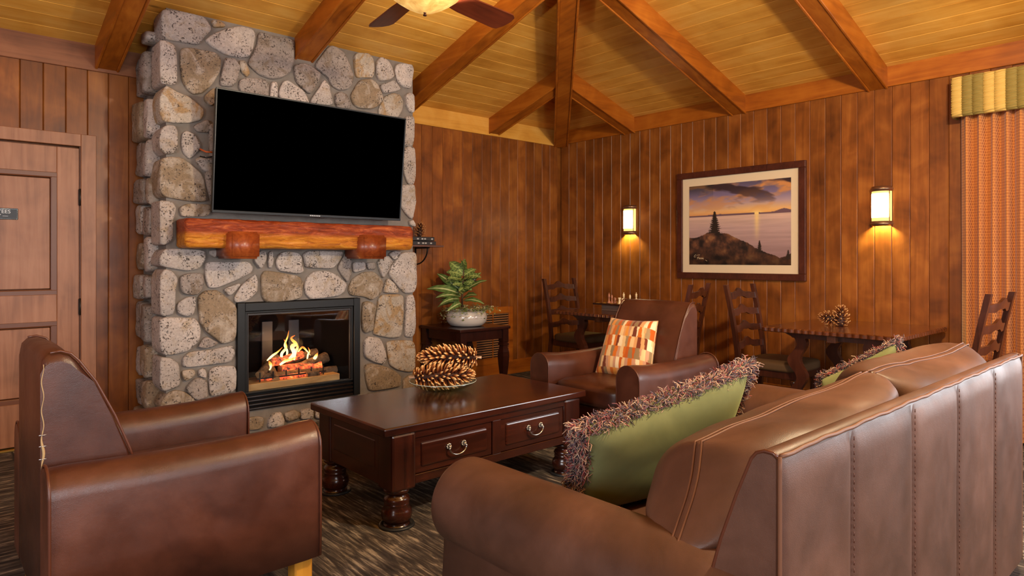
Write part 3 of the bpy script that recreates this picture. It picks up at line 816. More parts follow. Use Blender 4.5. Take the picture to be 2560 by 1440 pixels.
# stones of the left cheek and of the right cheek
planeL = lambda a, n, z: (1.235 - n, a, z)
planeR = lambda a, n, z: (3.185 + n, a, z)
for pl, sd in ((planeL, 200), (planeR, 300)):
    z = 0.03; r_ = 0
    rs = random.Random(sd)
    while z < 2.80:
        h = rs.uniform(0.16, 0.30)
        split = rs.uniform(5.10, 5.24)
        y0 = 5.0 + rs.uniform(-.03, .05)
        for a, b in ((y0, split - .012), (split + .012, 5.412)):
            hh = h + rs.uniform(-.03, .03); zz = z + rs.uniform(-.02, .02)
            top = CEIL + SLOPE * (YA - b) - 0.02
            if zz + hh > top: hh = top - zz
            if hh < 0.06: continue
            j = lambda: rs.uniform(-.025, .025)
            pts = [(a + abs(j()), zz + abs(j())), ((a + b) / 2 + j(), zz), (b - abs(j()) * .5, zz + abs(j())), (b, zz + hh / 2 + j()), (b - abs(j()) * .5, zz + hh - abs(j())), ((a + b) / 2 + j(), zz + hh), (a + abs(j()), zz + hh - abs(j())), (a, zz + hh / 2 + j())]
            stone(pts, pl, rs.choice(['stone_d', 'stone_d', 'stone_b', 'stone_a']), rs.uniform(.05, .085), 0.02, seed=sd + r_); r_ += 1
        z += h + 0.03

# ------------------------------------------------------------------ mantel
MT = thing('mantel_shelf', 'rough carved orange-brown timber mantel beam on two square corbels', 'mantel', (2.167, 4.60, 1.335))
def rough_beam(x0, x1, y0, y1, z0, z1, amp, seed, nx=60, r=0.035):
    prof = []
    for cx_, cz_, a0 in ((y0 + r, z0 + r, 180), (y1 - .004, z0 + .004, 270), (y1 - .004, z1 - .004, 0), (y0 + r, z1 - r, 90)):
        rr = r if cx_ < y1 - r else 0.004
        for k in range(4): q = R(a0 + 30 * k); prof.append((cx_ + rr * math.cos(q), cz_ + rr * math.sin(q)))
    pp = []
    for i in range(len(prof)):
        a, b = prof[i], prof[(i + 1) % len(prof)]; pp.append(a)
        L = math.hypot(b[0] - a[0], b[1] - a[1]); k = int(L / 0.02)
        for j in range(1, k): pp.append((a[0] + (b[0] - a[0]) * j / k, a[1] + (b[1] - a[1]) * j / k))
    n = len(pp); cy, cz = (y0 + y1) / 2, (z0 + z1) / 2
    xs = [x0] + [x0 + 0.03 * k / 3 for k in (1, 2)] + [x0 + .03 + (x1 - x0 - .06) * i / nx for i in range(nx + 1)] + [x1 - .02, x1 - .01, x1]
    vs = []
    for x in xs:
        e = min(x - x0, x1 - x); s = 1.0 if e > 0.03 else 1 - 0.16 * (1 - e / 0.03) ** 2
        for a, b in pp:
            w = mnoise.noise(Vector((x * 6 + seed, a * 30, b * 30))) * amp + mnoise.noise(Vector((x * 22 + seed, a * 60, b * 60))) * amp * .5
            k = s + w / 0.09
            yy = cy + (a - cy) * k
            vs.append((x, min(yy, y1), cz + (b - cz) * k))
    fs = []
    for i in range(len(xs) - 1):
        for k in range(n): fs.append((i * n + k, i * n + (k + 1) % n, (i + 1) * n + (k + 1) % n, (i + 1) * n + k))
    fs += [tuple(range(n)), tuple((len(xs) - 1) * n + k for k in range(n))]
    mb = MB(); mb.add(vs, fs, True); me = mb.mesh('beam'); fix(me); return me
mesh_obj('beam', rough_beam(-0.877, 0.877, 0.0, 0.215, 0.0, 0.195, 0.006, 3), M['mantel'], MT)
for x0, x1 in ((1.544, 1.744), (2.526, 2.74)):
    b = MB(); cw = (x1 - x0) / 2
    bm = bmesh.new(); bmesh.ops.create_cube(bm, size=1)
    for v in bm.verts: v.co = Vector((v.co.x * cw * 2, (0.065 + v.co.y * 0.30), 0.02 + v.co.z * 0.182))
    bmesh.ops.bevel(bm, geom=list(bm.edges), offset=0.016, segments=3, affect='EDGES')
    for v in bm.verts: v.co += Vector((1, .5, 1)) * mnoise.noise(v.co * 20) * 0.003
    o = b.bm(bm, True).build('corbel', M['corbel'], MT, ((x0 + x1) / 2 - 2.167, 0, 0))

# ------------------------------------------------------------------ insert
INS = thing('fireplace_insert', 'black gas fireplace insert with glass front and louvred base', 'fireplace', (2.175, 4.80, 0.165))
def ibox(name, x0, x1, y0, y1, z0, z1, mat, r=0.004): return MB().rbox(x0 - 2.175, x1 - 2.175, y0 - 4.80, y1 - 4.80, z0 - .165, z1 - .165, r, 2).build(name, mat, INS)
ix0, ix1 = 1.69, 2.66
ibox('surround', ix0, ix0 + .055, 4.795, 4.86, 0.17, 0.948, M['black_metal']); ibox('surround', ix1 - .055, ix1, 4.795, 4.86, 0.17, 0.948, M['black_metal'])
ibox('surround', ix0 + .055, ix1 - .055, 4.797, 4.86, 0.885, 0.945, M['black_metal'])
fr = MB()
for a in ((1.746, 2.604, 0.868, 0.884), (1.746, 2.604, 0.286, 0.302)): fr.rbox(a[0] - 2.175, a[1] - 2.175, 0.008, 0.04, a[2] - .165, a[3] - .165, 0.004, 2)
for a in ((1.746, 1.764), (2.586, 2.604)): fr.rbox(a[0] - 2.175, a[1] - 2.175, 0.0088, 0.0408, .286 - .165 + .001, .884 - .165, 0.004, 2)
fr.build('door_frame', M['black_metal'], INS)
fr = MB()
for a in ((1.764, 2.586, 0.852, 0.868),): fr.rbox(a[0] - 2.175, a[1] - 2.175, 0.014, 0.03, a[2] - .165, a[3] - .165, 0.003, 2)
for a in ((1.764, 1.776), (2.574, 2.586)): fr.rbox(a[0] - 2.175, a[1] - 2.175, 0.0148, 0.0308, .302 - .165 + .001, .868 - .165, 0.003, 2)
fr.build('door_frame', M['louvre'], INS)
MB().box(1.77 - 2.175, 2.58 - 2.175, 0.022, 0.026, 0.302 - .165, 0.86 - .165).build('glass', M['fire_glass'], INS)
for i in range(4):
    z = 0.265 - i * 0.029 - .165
    MB().tube([(1.75 - 2.175, 0.012, z), (2.60 - 2.175, 0.012, z)], 0.0105, 10).build('louvre', M['louvre'], INS)
MB().box(1.745 - 2.175, 2.605 - 2.175, 0.04, 0.06, 0.005, 0.125).build('louvre_backing', M['black_metal'], INS)
fb = MB()
X_, Z_ = 1.76 - 2.175, 2.59 - 2.175
fb.add([(X_, .05, .125), (Z_, .05, .125), (Z_, .05, .73), (X_, .05, .73), (X_ + .13, .46, .125), (Z_ - .13, .46, .125), (Z_ - .13, .46, .70), (X_ + .13, .46, .70)],
       [(0, 1, 5, 4), (2, 3, 7, 6), (3, 0, 4, 7), (1, 2, 6, 5), (4, 5, 6, 7)])
fb.build('firebox', M['firebox'], INS)
for x in (-.10, .12):
    MB().rbox(x - .045, x + .045, .43, .455, .13, .60, .004, 1).build('reflection_strip', plain('firebox_reflection', srgb(34, 35, 38), 0.45), INS)  # paler strips standing in for reflections inside the firebox
ibox('hearth_ledge', 1.775, 2.50, 4.835, 5.12, 0.302, 0.352, M['ledge'])

# logs and fire
def log(p0, p1, r, lab, seed, mat='log'):
    p0, p1 = Vector(p0), Vector(p1); ax = (p1 - p0); L = ax.length; ax.normalize()
    q = ax.to_track_quat('Z', 'Y').to_matrix()
    n, m = 14, 9; vs = []
    for j in range(m + 1):
        for k in range(n):
            t = 2 * math.pi * k / n
            rr = r * (1 + 0.22 * mnoise.noise(Vector((math.cos(t) * 1.6, math.sin(t) * 1.6, j * .9 + seed))) + .1 * mnoise.noise(Vector((math.cos(t) * 5, math.sin(t) * 5, j * 2.0 + seed))))
            v = q @ Vector((rr * math.cos(t), rr * math.sin(t), L * j / m - L / 2)); vs.append(v)
    fs = [(j * n + k, j * n + (k + 1) % n, (j + 1) * n + (k + 1) % n, (j + 1) * n + k) for j in range(m) for k in range(n)]
    rt = thing('gas_log', lab, 'log', (p0 + p1) / 2, group='logs of the gas fire')
    mb = MB(); mb.add(vs, fs, True); me = mb.mesh('bark'); mesh_obj('bark', me, M[mat], rt)
    for j, d in ((0, -1), (m, 1)):
        e = MB(); c = q @ Vector((0, 0, (L / 2 + 0.002) * d))
        e.add([Vector(v) + q @ Vector((0, 0, .002 * d)) for v in vs[j * n:(j + 1) * n]] + [c], [(k, (k + 1) % n, n) for k in range(n)]); e.build('cut_end', M['log_end'], rt)
def L3(px, py, Y): w = onY(px, py, Y); return (w.x, w.y, w.z)
log(L3(655, 946, 4.93), L3(838, 925, 4.98), 0.036, 'long front log lying along the fire grate', 1)
log(L3(690, 950, 4.875), L3(668, 905, 5.06), 0.030, 'small log with cut end jutting forward at the left of the fire', 2)
log(L3(648, 938, 4.90), L3(690, 893, 5.05), 0.030, 'grey log leaning up at the left of the fire', 3)
log(L3(676, 908, 4.98), L3(755, 886, 5.05), 0.030, 'charred log bridging the middle of the fire', 4, 'ember')
log(L3(735, 925, 5.0), L3(815, 893, 5.05), 0.044, 'thick log with pale cut end at the right of the fire', 5)
log(L3(765, 938, 4.88), L3(795, 934, 4.88), 0.028, 'short log stub with pale end in front of the grate bars', 6)
log(L3(700, 925, 4.99), L3(800, 915, 5.01), 0.040, 'glowing log in the heart of the fire', 7, 'ember')
log(L3(715, 903, 5.08), L3(790, 880, 5.10), 0.034, 'rear log across the back of the fire', 8)
GR = thing('fire_grate', 'small black iron grate under the gas logs', 'grate', (2.12, 4.93, 0.352))
for k in range(6): MB().box(-.24 + k * .10 - .004, -.24 + k * .10 + .004, -.055, -.047, 0.0, 0.07).build('grate_bar', M['iron'], GR)
MB().box(-.26, .28, -.056, -.046, 0.02, 0.03).build('grate_rail', M['iron'], GR)
MB().superq((0.02, 0.0, 0.012), (.24, .06, .016), .7, 24, 10).build('ember_bed', M['ember'], GR)
FI = thing('fire', 'yellow and orange flames rising from the gas logs', 'fire', L3(735, 900, 5.0))
o0 = Vector(L3(735, 900, 5.0))
def flame(pts, w, Y):
    P = [Vector(L3(px, py, Y)) - o0 for px, py in pts]
    n = len(P) - 1; rs = []; fine = []
    for i in range(n * 5 + 1):
        t = i / (n * 5); a = t * n; k = min(int(a), n - 1); u = a - k
        p0, p1, p2, p3 = P[max(k - 1, 0)], P[k], P[k + 1], P[min(k + 2, n)]
        fine.append(0.5 * (2 * p1 + (p2 - p0) * u + (2 * p0 - 5 * p1 + 4 * p2 - p3) * u * u + (3 * p1 - p0 - 3 * p2 + p3) * u ** 3))
        rs.append(max(0.0012, w * math.sin(math.pi * (0.16 + 0.83 * t)) ** 0.8 * (1 - 0.35 * t)))
    MB().tube(fine, rs, 8).build('flame', M['flame'], FI)
flame([(706, 905), (704, 885), (716, 868), (710, 848)], .013, 5.0)
flame([(716, 892), (718, 878), (712, 862), (719, 842), (722, 826)], .010, 5.02)
flame([(722, 898), (735, 884), (730, 866), (740, 860), (728, 846), (738, 838)], .018, 4.99)
flame([(735, 900), (738, 880), (744, 868), (738, 852)], .014, 5.0)
flame([(668, 902), (680, 890), (694, 880), (706, 868)], .010, 5.0)
flame([(700, 912), (714, 902), (730, 898), (742, 892)], .013, 4.96)
flame([(672, 925), (676, 912), (672, 902)], .016, 4.95)
flame([(768, 898), (770, 886), (774, 878), (770, 868)], .008, 5.02)
flame([(745, 880), (756, 868), (766, 876), (776, 888)], .009, 5.06)
flame([(785, 898), (790, 890), (794, 882)], .016, 5.0)
fl_ = bpy.data.lights.new('firelight', 'POINT'); fl_.energy = 3; fl_.color = (1.0, .45, .14); fl_.shadow_soft_size = .06
flo = bpy.data.objects.new('firelight', fl_); link(flo); flo.location = o0 + Vector((0, -.04, .12))

# ================================================================== TELEVISION
TVB = Vector((2.195, 4.625, 1.572)); tilt = math.atan2(0.088, 0.83)
TV = thing('television', 'large flat television with black screen tilted down above the mantel', 'television', TVB)
tvm = Matrix.Rotation(tilt, 4, 'X')
def tvp(name, mb, mat):
    o = mb.build(name, mat, TV); o.rotation_euler = (tilt, 0, 0); return o
TW, TH = 0.735, 0.825
tvp('housing', MB().rbox(-TW + .004, TW - .004, .004, .045, .004, TH - .004, .006, 2), M['bezel'])
b = MB()
b.rbox(-TW, TW, -.004, .006, 0, .020, .002, 1); b.rbox(-TW, TW, -.004, .006, TH - .011, TH, .002, 1)
b.rbox(-TW + .0006, -TW + .011, -.0033, .0065, .001, TH - .001, .002, 1); b.rbox(TW - .011, TW - .0006, -.0033, .0065, .001, TH - .001, .002, 1)
tvp('bezel', b, M['bezel'])
tvp('screen', MB().box(-TW + .010, TW - .010, -.001, .004, .019, TH - .010), M['screen'])
lg = MB()
for k in range(6): lg.box(-.045 + k * .014, -.045 + k * .014 + .009, -.0052, -.004, .006, .013)
tvp('logo_mark', lg, M['lettering'])
tvp('wall_mount', MB().rbox(-.3, .3, .05, .075, .2, .6, .004, 1).rbox(-.24, -.18, .07, .15, .15, .62, .004, 1).rbox(.18, .24, .07, .15, .15, .62, .004, 1), M['black_metal'])
CB = thing('television_cable', 'orange and black cable ends hanging behind the television edge', 'cable', (1.43, 4.74, 1.98))
MB().tube([(.0, .03, .03), (.03, .0, .01), (.07, -.01, .01)], .006, 6).build('cable', plain('orange_plug', srgb(200, 90, 30), .5), CB)
MB().tube([(0, .03, -.02), (.03, 0, -.03), (.07, -.02, -.02)], .005, 6).build('cable', M['black_metal'], CB)

# ================================================================== CEILING FAN
FC = (1.946, 2.839)
FAN = thing('ceiling_fan', 'brown ceiling fan with wooden blades and an amber glass bowl light', 'fan', (FC[0], FC[1], 2.514))
zf = lambda z: z - 2.514
bowl = [(0.004, 2.53), (0.03, 2.534), (0.07, 2.548), (0.11, 2.568), (0.15, 2.594), (0.178, 2.615), (0.188, 2.63), (0.19, 2.642), (0.186, 2.642)]
MB().lathe([(r, zf(z)) for r, z in bowl], 40).build('light_bowl', M['bowl'], FAN)
fin = [(0.0, 2.513), (0.008, 2.514), (0.010, 2.519), (0.006, 2.523), (0.007, 2.530), (0.012, 2.536), (0.030, 2.541), (0.030, 2.546), (0.0, 2.55)]
MB().lathe([(r, zf(z)) for r, z in fin], 20).build('finial', M['dark_bronze'], FAN)
mot = [(0.0, 2.655), (0.09, 2.655), (0.13, 2.67), (0.14, 2.70), (0.13, 2.76), (0.10, 2.80), (0.04, 2.83), (0.02, 2.85), (0.0, 2.85)]
MB().lathe([(r, zf(z)) for r, z in mot], 28).build('motor', M['dark_bronze'], FAN)
MB().lathe([(0.0, zf(2.62)), (.06, zf(2.62)), (.06, zf(2.67)), (0, zf(2.67))], 20).build('light_fitter', M['dark_bronze'], FAN)
ceil_f = CEIL + SLOPE * (YA - FC[1])
MB().tube([(0, 0, zf(2.84)), (0, 0, zf(ceil_f - .02))], .014, 12).build('downrod', M['dark_bronze'], FAN)
MB().lathe([(0.0, zf(ceil_f - .11)), (.04, zf(ceil_f - .10)), (.07, zf(ceil_f - .05)), (.08, zf(ceil_f + .02)), (0, zf(ceil_f + .02))], 20).build('canopy', M['dark_bronze'], FAN)
def blade_mesh():
    out = [(.19, -.055), (.30, -.07), (.62, -.078), (.65, -.06), (.662, -.02), (.655, .035), (.635, .075), (.60, .082), (.30, .07), (.19, .055)]
    bm = bmesh.new(); top = [bm.verts.new((x, y, .004)) for x, y in out]; bot = [bm.verts.new((x, y, -.004)) for x, y in out]
    bm.faces.new(top); bm.faces.new(bot[::-1]); n = len(out)
    for i in range(n): bm.faces.new((top[i], bot[i], bot[(i + 1) % n], top[(i + 1) % n]))
    bmesh.ops.recalc_face_normals(bm, faces=bm.faces)
    return MB().bm(bm).mesh('blade')
bmesh_ = blade_mesh(); bmesh_.materials.append(M['blade_wood'])
br_ = MB().rbox(.11, .26, -.022, .022, .004, .012, .003, 1).rbox(.20, .28, -.045, .045, .003, .009, .003, 1).mesh('blade_bracket'); br_.materials.append(M['dark_bronze'])
for k in range(5):
    a = R(8 + 72 * k)
    o = bpy.data.objects.new('blade', bmesh_); o.location = (0, 0, zf(2.657)); o.rotation_euler = Euler((R(-15), 0, a)); link(o, FAN)
    o2 = bpy.data.objects.new('blade_bracket', br_); o2.location = (0, 0, zf(2.657)); o2.rotation_euler = Euler((R(-15), 0, a)); link(o2, FAN)
pl = bpy.data.lights.new('fan_lamp', 'POINT'); pl.energy = 160; pl.color = (1.0, .85, .62); pl.shadow_soft_size = .06
plo = bpy.data.objects.new('fan_lamp', pl); link(plo); plo.location = (FC[0], FC[1], 2.617)

# unseen copy of the fan, added with its lamp to brighten the room
FILL_FAN = copy_tree(FAN, (2.7, 0.3, 2.514), R(20), 'second brown ceiling fan with amber bowl, added out of view to light the room')
for c_ in list(FILL_FAN.children):
    if c_.name.startswith('light_bowl'): c_.data = c_.data.copy(); c_.data.materials[0] = M['fill_bowl']
pl2 = bpy.data.lights.new('fill_fan_lamp', 'POINT'); pl2.energy = 430; pl2.color = (1.0, .89, .72); pl2.shadow_soft_size = .10
plo2 = bpy.data.objects.new('fill_fan_lamp', pl2); link(plo2); plo2.location = (2.7, 0.3, 2.60)

# ================================================================== ARMCHAIRS
def arm_profile(w, h, z0, n=10):
    r = w / 2; pts = [(-r * .96, z0), (-r, z0 + .2), (-r, h - r)]
    pts += [(-r * math.cos(math.pi * k / n), h - r + r * math.sin(math.pi * k / n)) for k in range(1, n)]
    pts += [(r, h - r), (r, z0 + .2), (r * .96, z0)]
    return pts
def loft(mb, rings, closed_ends=True, smooth=True):
    n = len(rings[0]); vs = [p for r in rings for p in r]
    fs = [(i * n + k, i * n + (k + 1) % n, (i + 1) * n + (k + 1) % n, (i + 1) * n + k) for i in range(len(rings) - 1) for k in range(n)]
    mb.add(vs, fs, smooth)
    if closed_ends:
        mb.add(rings[0], [tuple(range(n))[::-1]]); mb.add(rings[-1], [tuple(range(n))])
    return mb
def make_armchair(lab, loc, rz):
    A = thing('leather_armchair', lab, 'armchair', loc, rz, 'brown leather club chairs')
    L, W = 0.86, 0.905
    for s in (-1, 1):
        yc = s * (W / 2 - 0.083); rings = []
        for t in np.linspace(0, 1, 15):
            x = 0.0 + L * t; e = min(t, 1 - t) * L; k = 1.0 if e > .02 else .94 + .06 * e / .02
            hz = 0.628 + 0.012 * math.sin(math.pi * t) * (-1) + (0.012 * (t > .8) * (t - .8) / .2)
            rings.append([(x, yc + a * k, .13 + (z - .13) * (1 if e > .02 else .99)) for a, z in arm_profile(.166, hz, .13)])
        mb = loft(MB(), rings, True)
        o = mb.build('arm', M['leather'], A)
        for xx in (0.004, L - .004):
            MB().tube([(xx, yc + a, z) for a, z in arm_profile(.168, .632, .135)], .0045, 6).build('piping', M['seam'], o)
    MB().rbox(.05, .80, -W / 2 + .16, W / 2 - .16, .14, .34, .02, 2).build('seat_base', M['leather'], A)
    MB().superq((.50, 0, .40), (.33, W / 2 - .165, .075), .28, 48, 16).build('seat_cushion', M['leather'], A)
    hw = W / 2 - .163
    prof = [(.0, .14), (.0, .90), (.006, .945), (.022, .962), (.05, .966), (.078, .955), (.10, .93), (.145, .86), (.20, .74), (.245, .62), (.275, .50), (.29, .36), (.27, .14)]
    rings = []
    for y, k in ((-hw, .93), (-hw + .006, .985), (-hw + .02, 1.0), (-hw * .5, 1.01), (0, 1.015), (hw * .5, 1.01), (hw - .02, 1.0), (hw - .006, .985), (hw, .93)):
        cx_, cz_ = .12, .5
        rings.append([(cx_ + (x - cx_) * k if x > .03 else x, y, cz_ + (z - cz_) * (k if z > .9 else 1)) for x, z in prof])
    o = loft(MB(), rings, True).build('backrest', M['leather'], A); fix(o.data)
    for s in (-1, 1):
        pts = [(x + .004, s * (hw - .004), z + .002) for x, z in prof[3:11]]
        MB().tube(pts, .0045, 6).build('piping', M['seam'], o)
    for sx in (.06, L - .055):
        for sy in (-W / 2 + .08, W / 2 - .08):
            MB().rbox(sx - .03, sx + .04, sy - .035, sy + .035, 0, .15, .006, 1).build('foot', M['blond_wood'], A)
    return A, hw
A1, hw_ = make_armchair('brown leather armchair with torn back seam beside the wooden door', (0.285, 2.812, 0), 0)
# torn seam with staples on the first chair
ts = MB(); zs = np.linspace(.60, .93, 40)
ts.tube([(.006 + .003 * math.sin(z * 70), -hw_ - .001, z) for z in zs], [.0010 + (.0032 if z < .72 else .0006) * abs(math.sin(z * 31)) for z in zs], 6)
ts.build('torn_seam', M['frayed'], A1)
for z in (.635, .675, .71): MB().tube([(-.004, -hw_ - .003, z), (.016, -hw_ - .004, z)], .0013, 5).build('staple', M['staple'], A1)
A2 = copy_tree(A1, (3.955, 2.805, 0), math.pi, 'brown leather armchair holding the patterned cushion, beside the chess table')
for c_ in list(A2.children):
    if c_.name.startswith(('torn_seam', 'staple')): bpy.data.objects.remove(c_)

# ================================================================== CUSHIONS
def cushion_mesh(TL, TR, BR, BL, thick, nu=48, nv=40, pinch=0.10, flat=0.55):
    TL, TR, BR, BL = map(Vector, (TL, TR, BR, BL))
    nrm = (TR - TL).cross(BL - TL).normalized()
    cen = (TL + TR + BR + BL) / 4
    mb = MB(); uvs = []
    for side in (1, -1):
        def fn(u, v):
            a, b = 2 * u - 1, 2 * v - 1
            # edges bow inwards between the corners
            ka = 1 - pinch * (1 - b * b) ** 1.0 * abs(a) ** 3; kb = 1 - pinch * (1 - a * a) ** 1.0 * abs(b) ** 3
            uu, vv = (a * ka + 1) / 2, (b * kb + 1) / 2
            p = (TL * (1 - uu) + TR * uu) * (1 - vv) + (BL * (1 - uu) + BR * uu) * vv
            h = max(0.0, (1 - a ** 4) * (1 - b ** 4)) ** flat
            w = mnoise.noise(Vector((u * 4, v * 4, side * 5))) * .05
            return p - cen + nrm * (side * thick / 2 * h * (1 + w))
        mb.grid(fn, nu, nv, True)
        uvs += [(i / nu, j / nv) for j in range(nv + 1) for i in range(nu + 1)]
    return mb, cen, nrm, uvs
def edge_loop(TL, TR, BR, BL, n, pinch):
    TL, TR, BR, BL = map(Vector, (TL, TR, BR, BL)); out = []
    for k in range(4 * n):
        s, t = divmod(k, n); t = t / n
        a, b = ((2 * t - 1, -1), (1, 2 * t - 1), (1 - 2 * t, 1), (-1, 1 - 2 * t))[s]
        ka = 1 - pinch * (1 - b * b) * abs(a) ** 3; kb = 1 - pinch * (1 - a * a) * abs(b) ** 3
        uu, vv = (a * ka + 1) / 2, (b * kb + 1) / 2
        out.append((TL * (1 - uu) + TR * uu) * (1 - vv) + (BL * (1 - uu) + BR * uu) * vv)
    return out
# patterned throw cushion
C4 = ((3.735, 3.085, .835), (3.75, 2.69, .838), (3.55, 2.60, .455), (3.53, 3.06, .455))
mb, cen, nrm, uvs = cushion_mesh(*C4, .15, 110, 100, .06)
PT_ = thing('throw_cushion', 'orange, tan and cream patterned square cushion on the leather armchair', 'cushion', cen)
me = mb.mesh('cover'); pal = [srgb(*c) for c in ((196, 92, 22), (226, 150, 62), (238, 218, 178), (146, 120, 84), (118, 54, 30), (218, 160, 104), (198, 148, 116), (160, 134, 96), (208, 110, 30), (230, 196, 142))]
rr = random.Random(5); rows = []
for j in range(6):
    x = 0; cuts = []
    while x < 1:
        w_ = rr.uniform(.04, .068); q = rr.choice([p_ for p_ in pal if not cuts or p_ != cuts[-1][1]]); cuts.append((x, q, rr.uniform(-.02, .02))); x += w_
    rows.append(cuts)
cols = []
for u, v in uvs:
    j = min(5, int(v * 5.6)); c = rows[j][0][1]
    for x, q, sk in rows[j]:
        if u >= x + sk * (v * 5.6 - j): c = q
    cols.append(c)
set_colors(me, cols); mesh_obj('cover', me, M['cushion_print'], PT_)
MB().tube([p - cen for p in edge_loop(*C4, 30, .06)], .004, 6, closed=True).build('piping', plain('cushion_piping', srgb(214, 176, 130), .8), PT_)

yarn_pal = [srgb(*c) for c in ((120, 46, 48), (70, 50, 62), (178, 142, 120), (96, 76, 88), (150, 112, 92), (54, 40, 50), (150, 76, 72), (190, 162, 138))]
def fringe_pillow(lab, C, thick, seed, count):
    mb, cen, nrm, uvs = cushion_mesh(*C, thick, 44, 36, .07, .5)
    P = thing('fringed_pillow', lab, 'pillow', cen, group='green velvet pillows on the sofa')
    mesh_obj('cover', mb.mesh('cover'), M['velvet'], P)
    lp = [p - cen for p in edge_loop(*C, 60, .07)]; n = len(lp); rg = random.Random(seed)
    fb = MB(); cols = []; mid = Vector((0, 0, 0))
    for k in range(count):
        t = rg.random() * n; i = int(t); f = t - i
        p = lp[i % n].lerp(lp[(i + 1) % n], f); out = (p - mid); out = (out - nrm * out.dot(nrm)).normalized()
        tg = (lp[(i + 1) % n] - lp[i % n]).normalized()
        side = rg.uniform(-1, 1)
        L = rg.uniform(.026, .046); d = (out * rg.uniform(.3, 1.0) + nrm * side * 1.0 + tg * rg.uniform(-.9, .9)).normalized()
        p = p + nrm * side * .014 - out * rg.uniform(0, .034) + tg * rg.uniform(-.005, .005)
        e = p + d * L; q_ = d.cross(Vector((rg.uniform(-1, 1), rg.uniform(-1, 1), rg.uniform(-1, 1)))).normalized() * rg.uniform(.006, .014)
        dr = Vector((0, 0, -rg.uniform(0, .010)))
        pts = [p, p.lerp(e, .3) + q_ * .8, p.lerp(e, .65) + q_ + dr * .4, p.lerp(e, .95) + q_ * rg.uniform(-.3, .5) + dr]
        fb.tube(pts, [.0017, .0017, .0016, .0012], 3, caps=False)
        c = rg.choice(yarn_pal); cols += [c] * 12
    me = fb.mesh('fringe'); set_colors(me, cols); o = mesh_obj('fringe', me, M['yarn'], P); o['kind'] = 'stuff'
    return P
fringe_pillow('green velvet pillow with wide yarn fringe beside the sofa arm and coffee table', ((1.455, 1.335, .755), (2.19, 1.18, .895), (2.16, 1.33, .45), (1.50, 1.42, .475)), .17, 11, 8500)
fringe_pillow('green velvet fringed pillow standing edge-on behind the far back cushion', ((2.99, 1.27, .735), (3.06, .985, .925), (3.09, .93, .52), (2.98, 1.30, .42)), .28, 12, 5500)

# ================================================================== SOFA
SO = thing('leather_sofa', 'large brown leather sofa with rolled arms, its paneled back turned outward', 'sofa', (2.2, 1.1, 0))
def so(v): return (v[0] - 2.2, v[1] - 1.1, v[2])
SX0, SX1, SYB, SZT = 1.245, 3.29, .60, .882
# backrest body: wedge profile
prof = [(.612, .06), (.612, .872), (.622, .880), (.640, .881), (.657, .874), (.668, .86), (.70, .78), (.735, .68), (.765, .575), (.79, .45), (.80, .06)]
rings = []
for x, k in ((SX0, .0), (SX0 + .004, .6), (SX0 + .012, 1), (2.2, 1), (SX1 - .012, 1), (SX1 - .004, .6), (SX1, .0)):
    rings.append([so((x, .70 + (y - .70) * (1 - .06 * (1 - k)), .06 + (z - .06) * (1 - .006 * (1 - k)))) for y, z in prof])
BK = loft(MB(), rings, True).build('backrest', M['sofa_leather'], SO); fix(BK.data)
ed = [SX0, 1.587, 2.0, 2.41, 2.85, SX1]
for a, b in zip(ed[:-1], ed[1:]):
    def fn(u, v, a=a, b=b):
        x = a + (b - a) * u; z = .07 + (.868 - .07) * v
        pf = (1 - abs(2 * u - 1) ** 10) ; pz = 1 - max(0, (v - .93) / .07) ** 2
        w = mnoise.noise(Vector((x * 4, z * 2.5, 1))) * .004
        return so((x, .6125 - (.0105 + w) * pf ** .5 * max(pz, 0) ** .5, z))
    MB().grid(fn, 24, 24).build('back_panel', M['sofa_leather'], BK)
for x in ed[1:-1]:
    st = MB()
    for k in range(46): z = .09 + k * .0168; st.tube([so((x + .006, .6035, z)), so((x + .006, .6032, z + .009))], .0011, 4)
    st.build('stitching', M['seam'], BK)
wob = lambda x: .0015 * math.sin(x * 23) + .001 * math.sin(x * 61 + 1)
MB().tube([so((x, .6085, .8765 + wob(x))) for x in np.linspace(SX0 + .004, SX1 - .004, 90)], .0048, 6).build('piping', M['seam_light'], BK)
for x in (SX0 + .002, SX1 - .002):
    MB().tube([so((x, .6095, z)) for z in np.linspace(.06, .876, 30)], .0045, 6).build('piping', M['seam_light'], BK)
    MB().tube([so((x, y, z)) for y, z in prof[1:10]], .004, 6).build('piping', M['seam'], BK)
# rolled arms
for s, xr in ((-1, 1.305), (1, 3.17)):
    r = .135; zc = .628 - r; rings = []
    def armring(y, k):
        pts = []
        for q in np.linspace(-50, 232, 30):
            t = R(q); pts.append((r * math.cos(t), r * math.sin(t)))
        # panel below the roll
        pts = [(-.105, .05 - zc)] + pts[::-1] + [(.105, .05 - zc)]
        return [so((xr + a * k, y, zc + b * k if b > -.2 else zc + b)) for a, b in pts]
    for y, k in ((1.685, .90), (1.682, .96), (1.672, .99), (1.65, 1.0), (1.3, 1.0), (1.0, 1.0), (.80, 1.0), (.70, .99), (.69, .95)): rings.append(armring(y, k))
    o = loft(MB(), rings, True).build('arm', M['sofa_leather'], SO); fix(o.data)
MB().rbox(*[a for a in (SX0 + .1 - 2.2, SX1 - .1 - 2.2, .66 - 1.1, 1.60 - 1.1, .06, .30)], .02, 2).build('seat_base', M['sofa_leather'], SO)
for xa, xb in ((1.43, 2.22), (2.23, 3.04)):
    MB().superq(so(((xa + xb) / 2, 1.22, .37)), ((xb - xa) / 2, .42, .09), .25, 48, 16).build('seat_cushion', M['sofa_leather'], SO)
BACK_C = (((1.43, .905, .815), (2.33, .855, .885), (2.31, .955, .47), (1.25, .865, .60)), ((2.37, .845, .885), (3.20, .775, .915), (3.24, .83, .50), (2.34, .92, .48)))
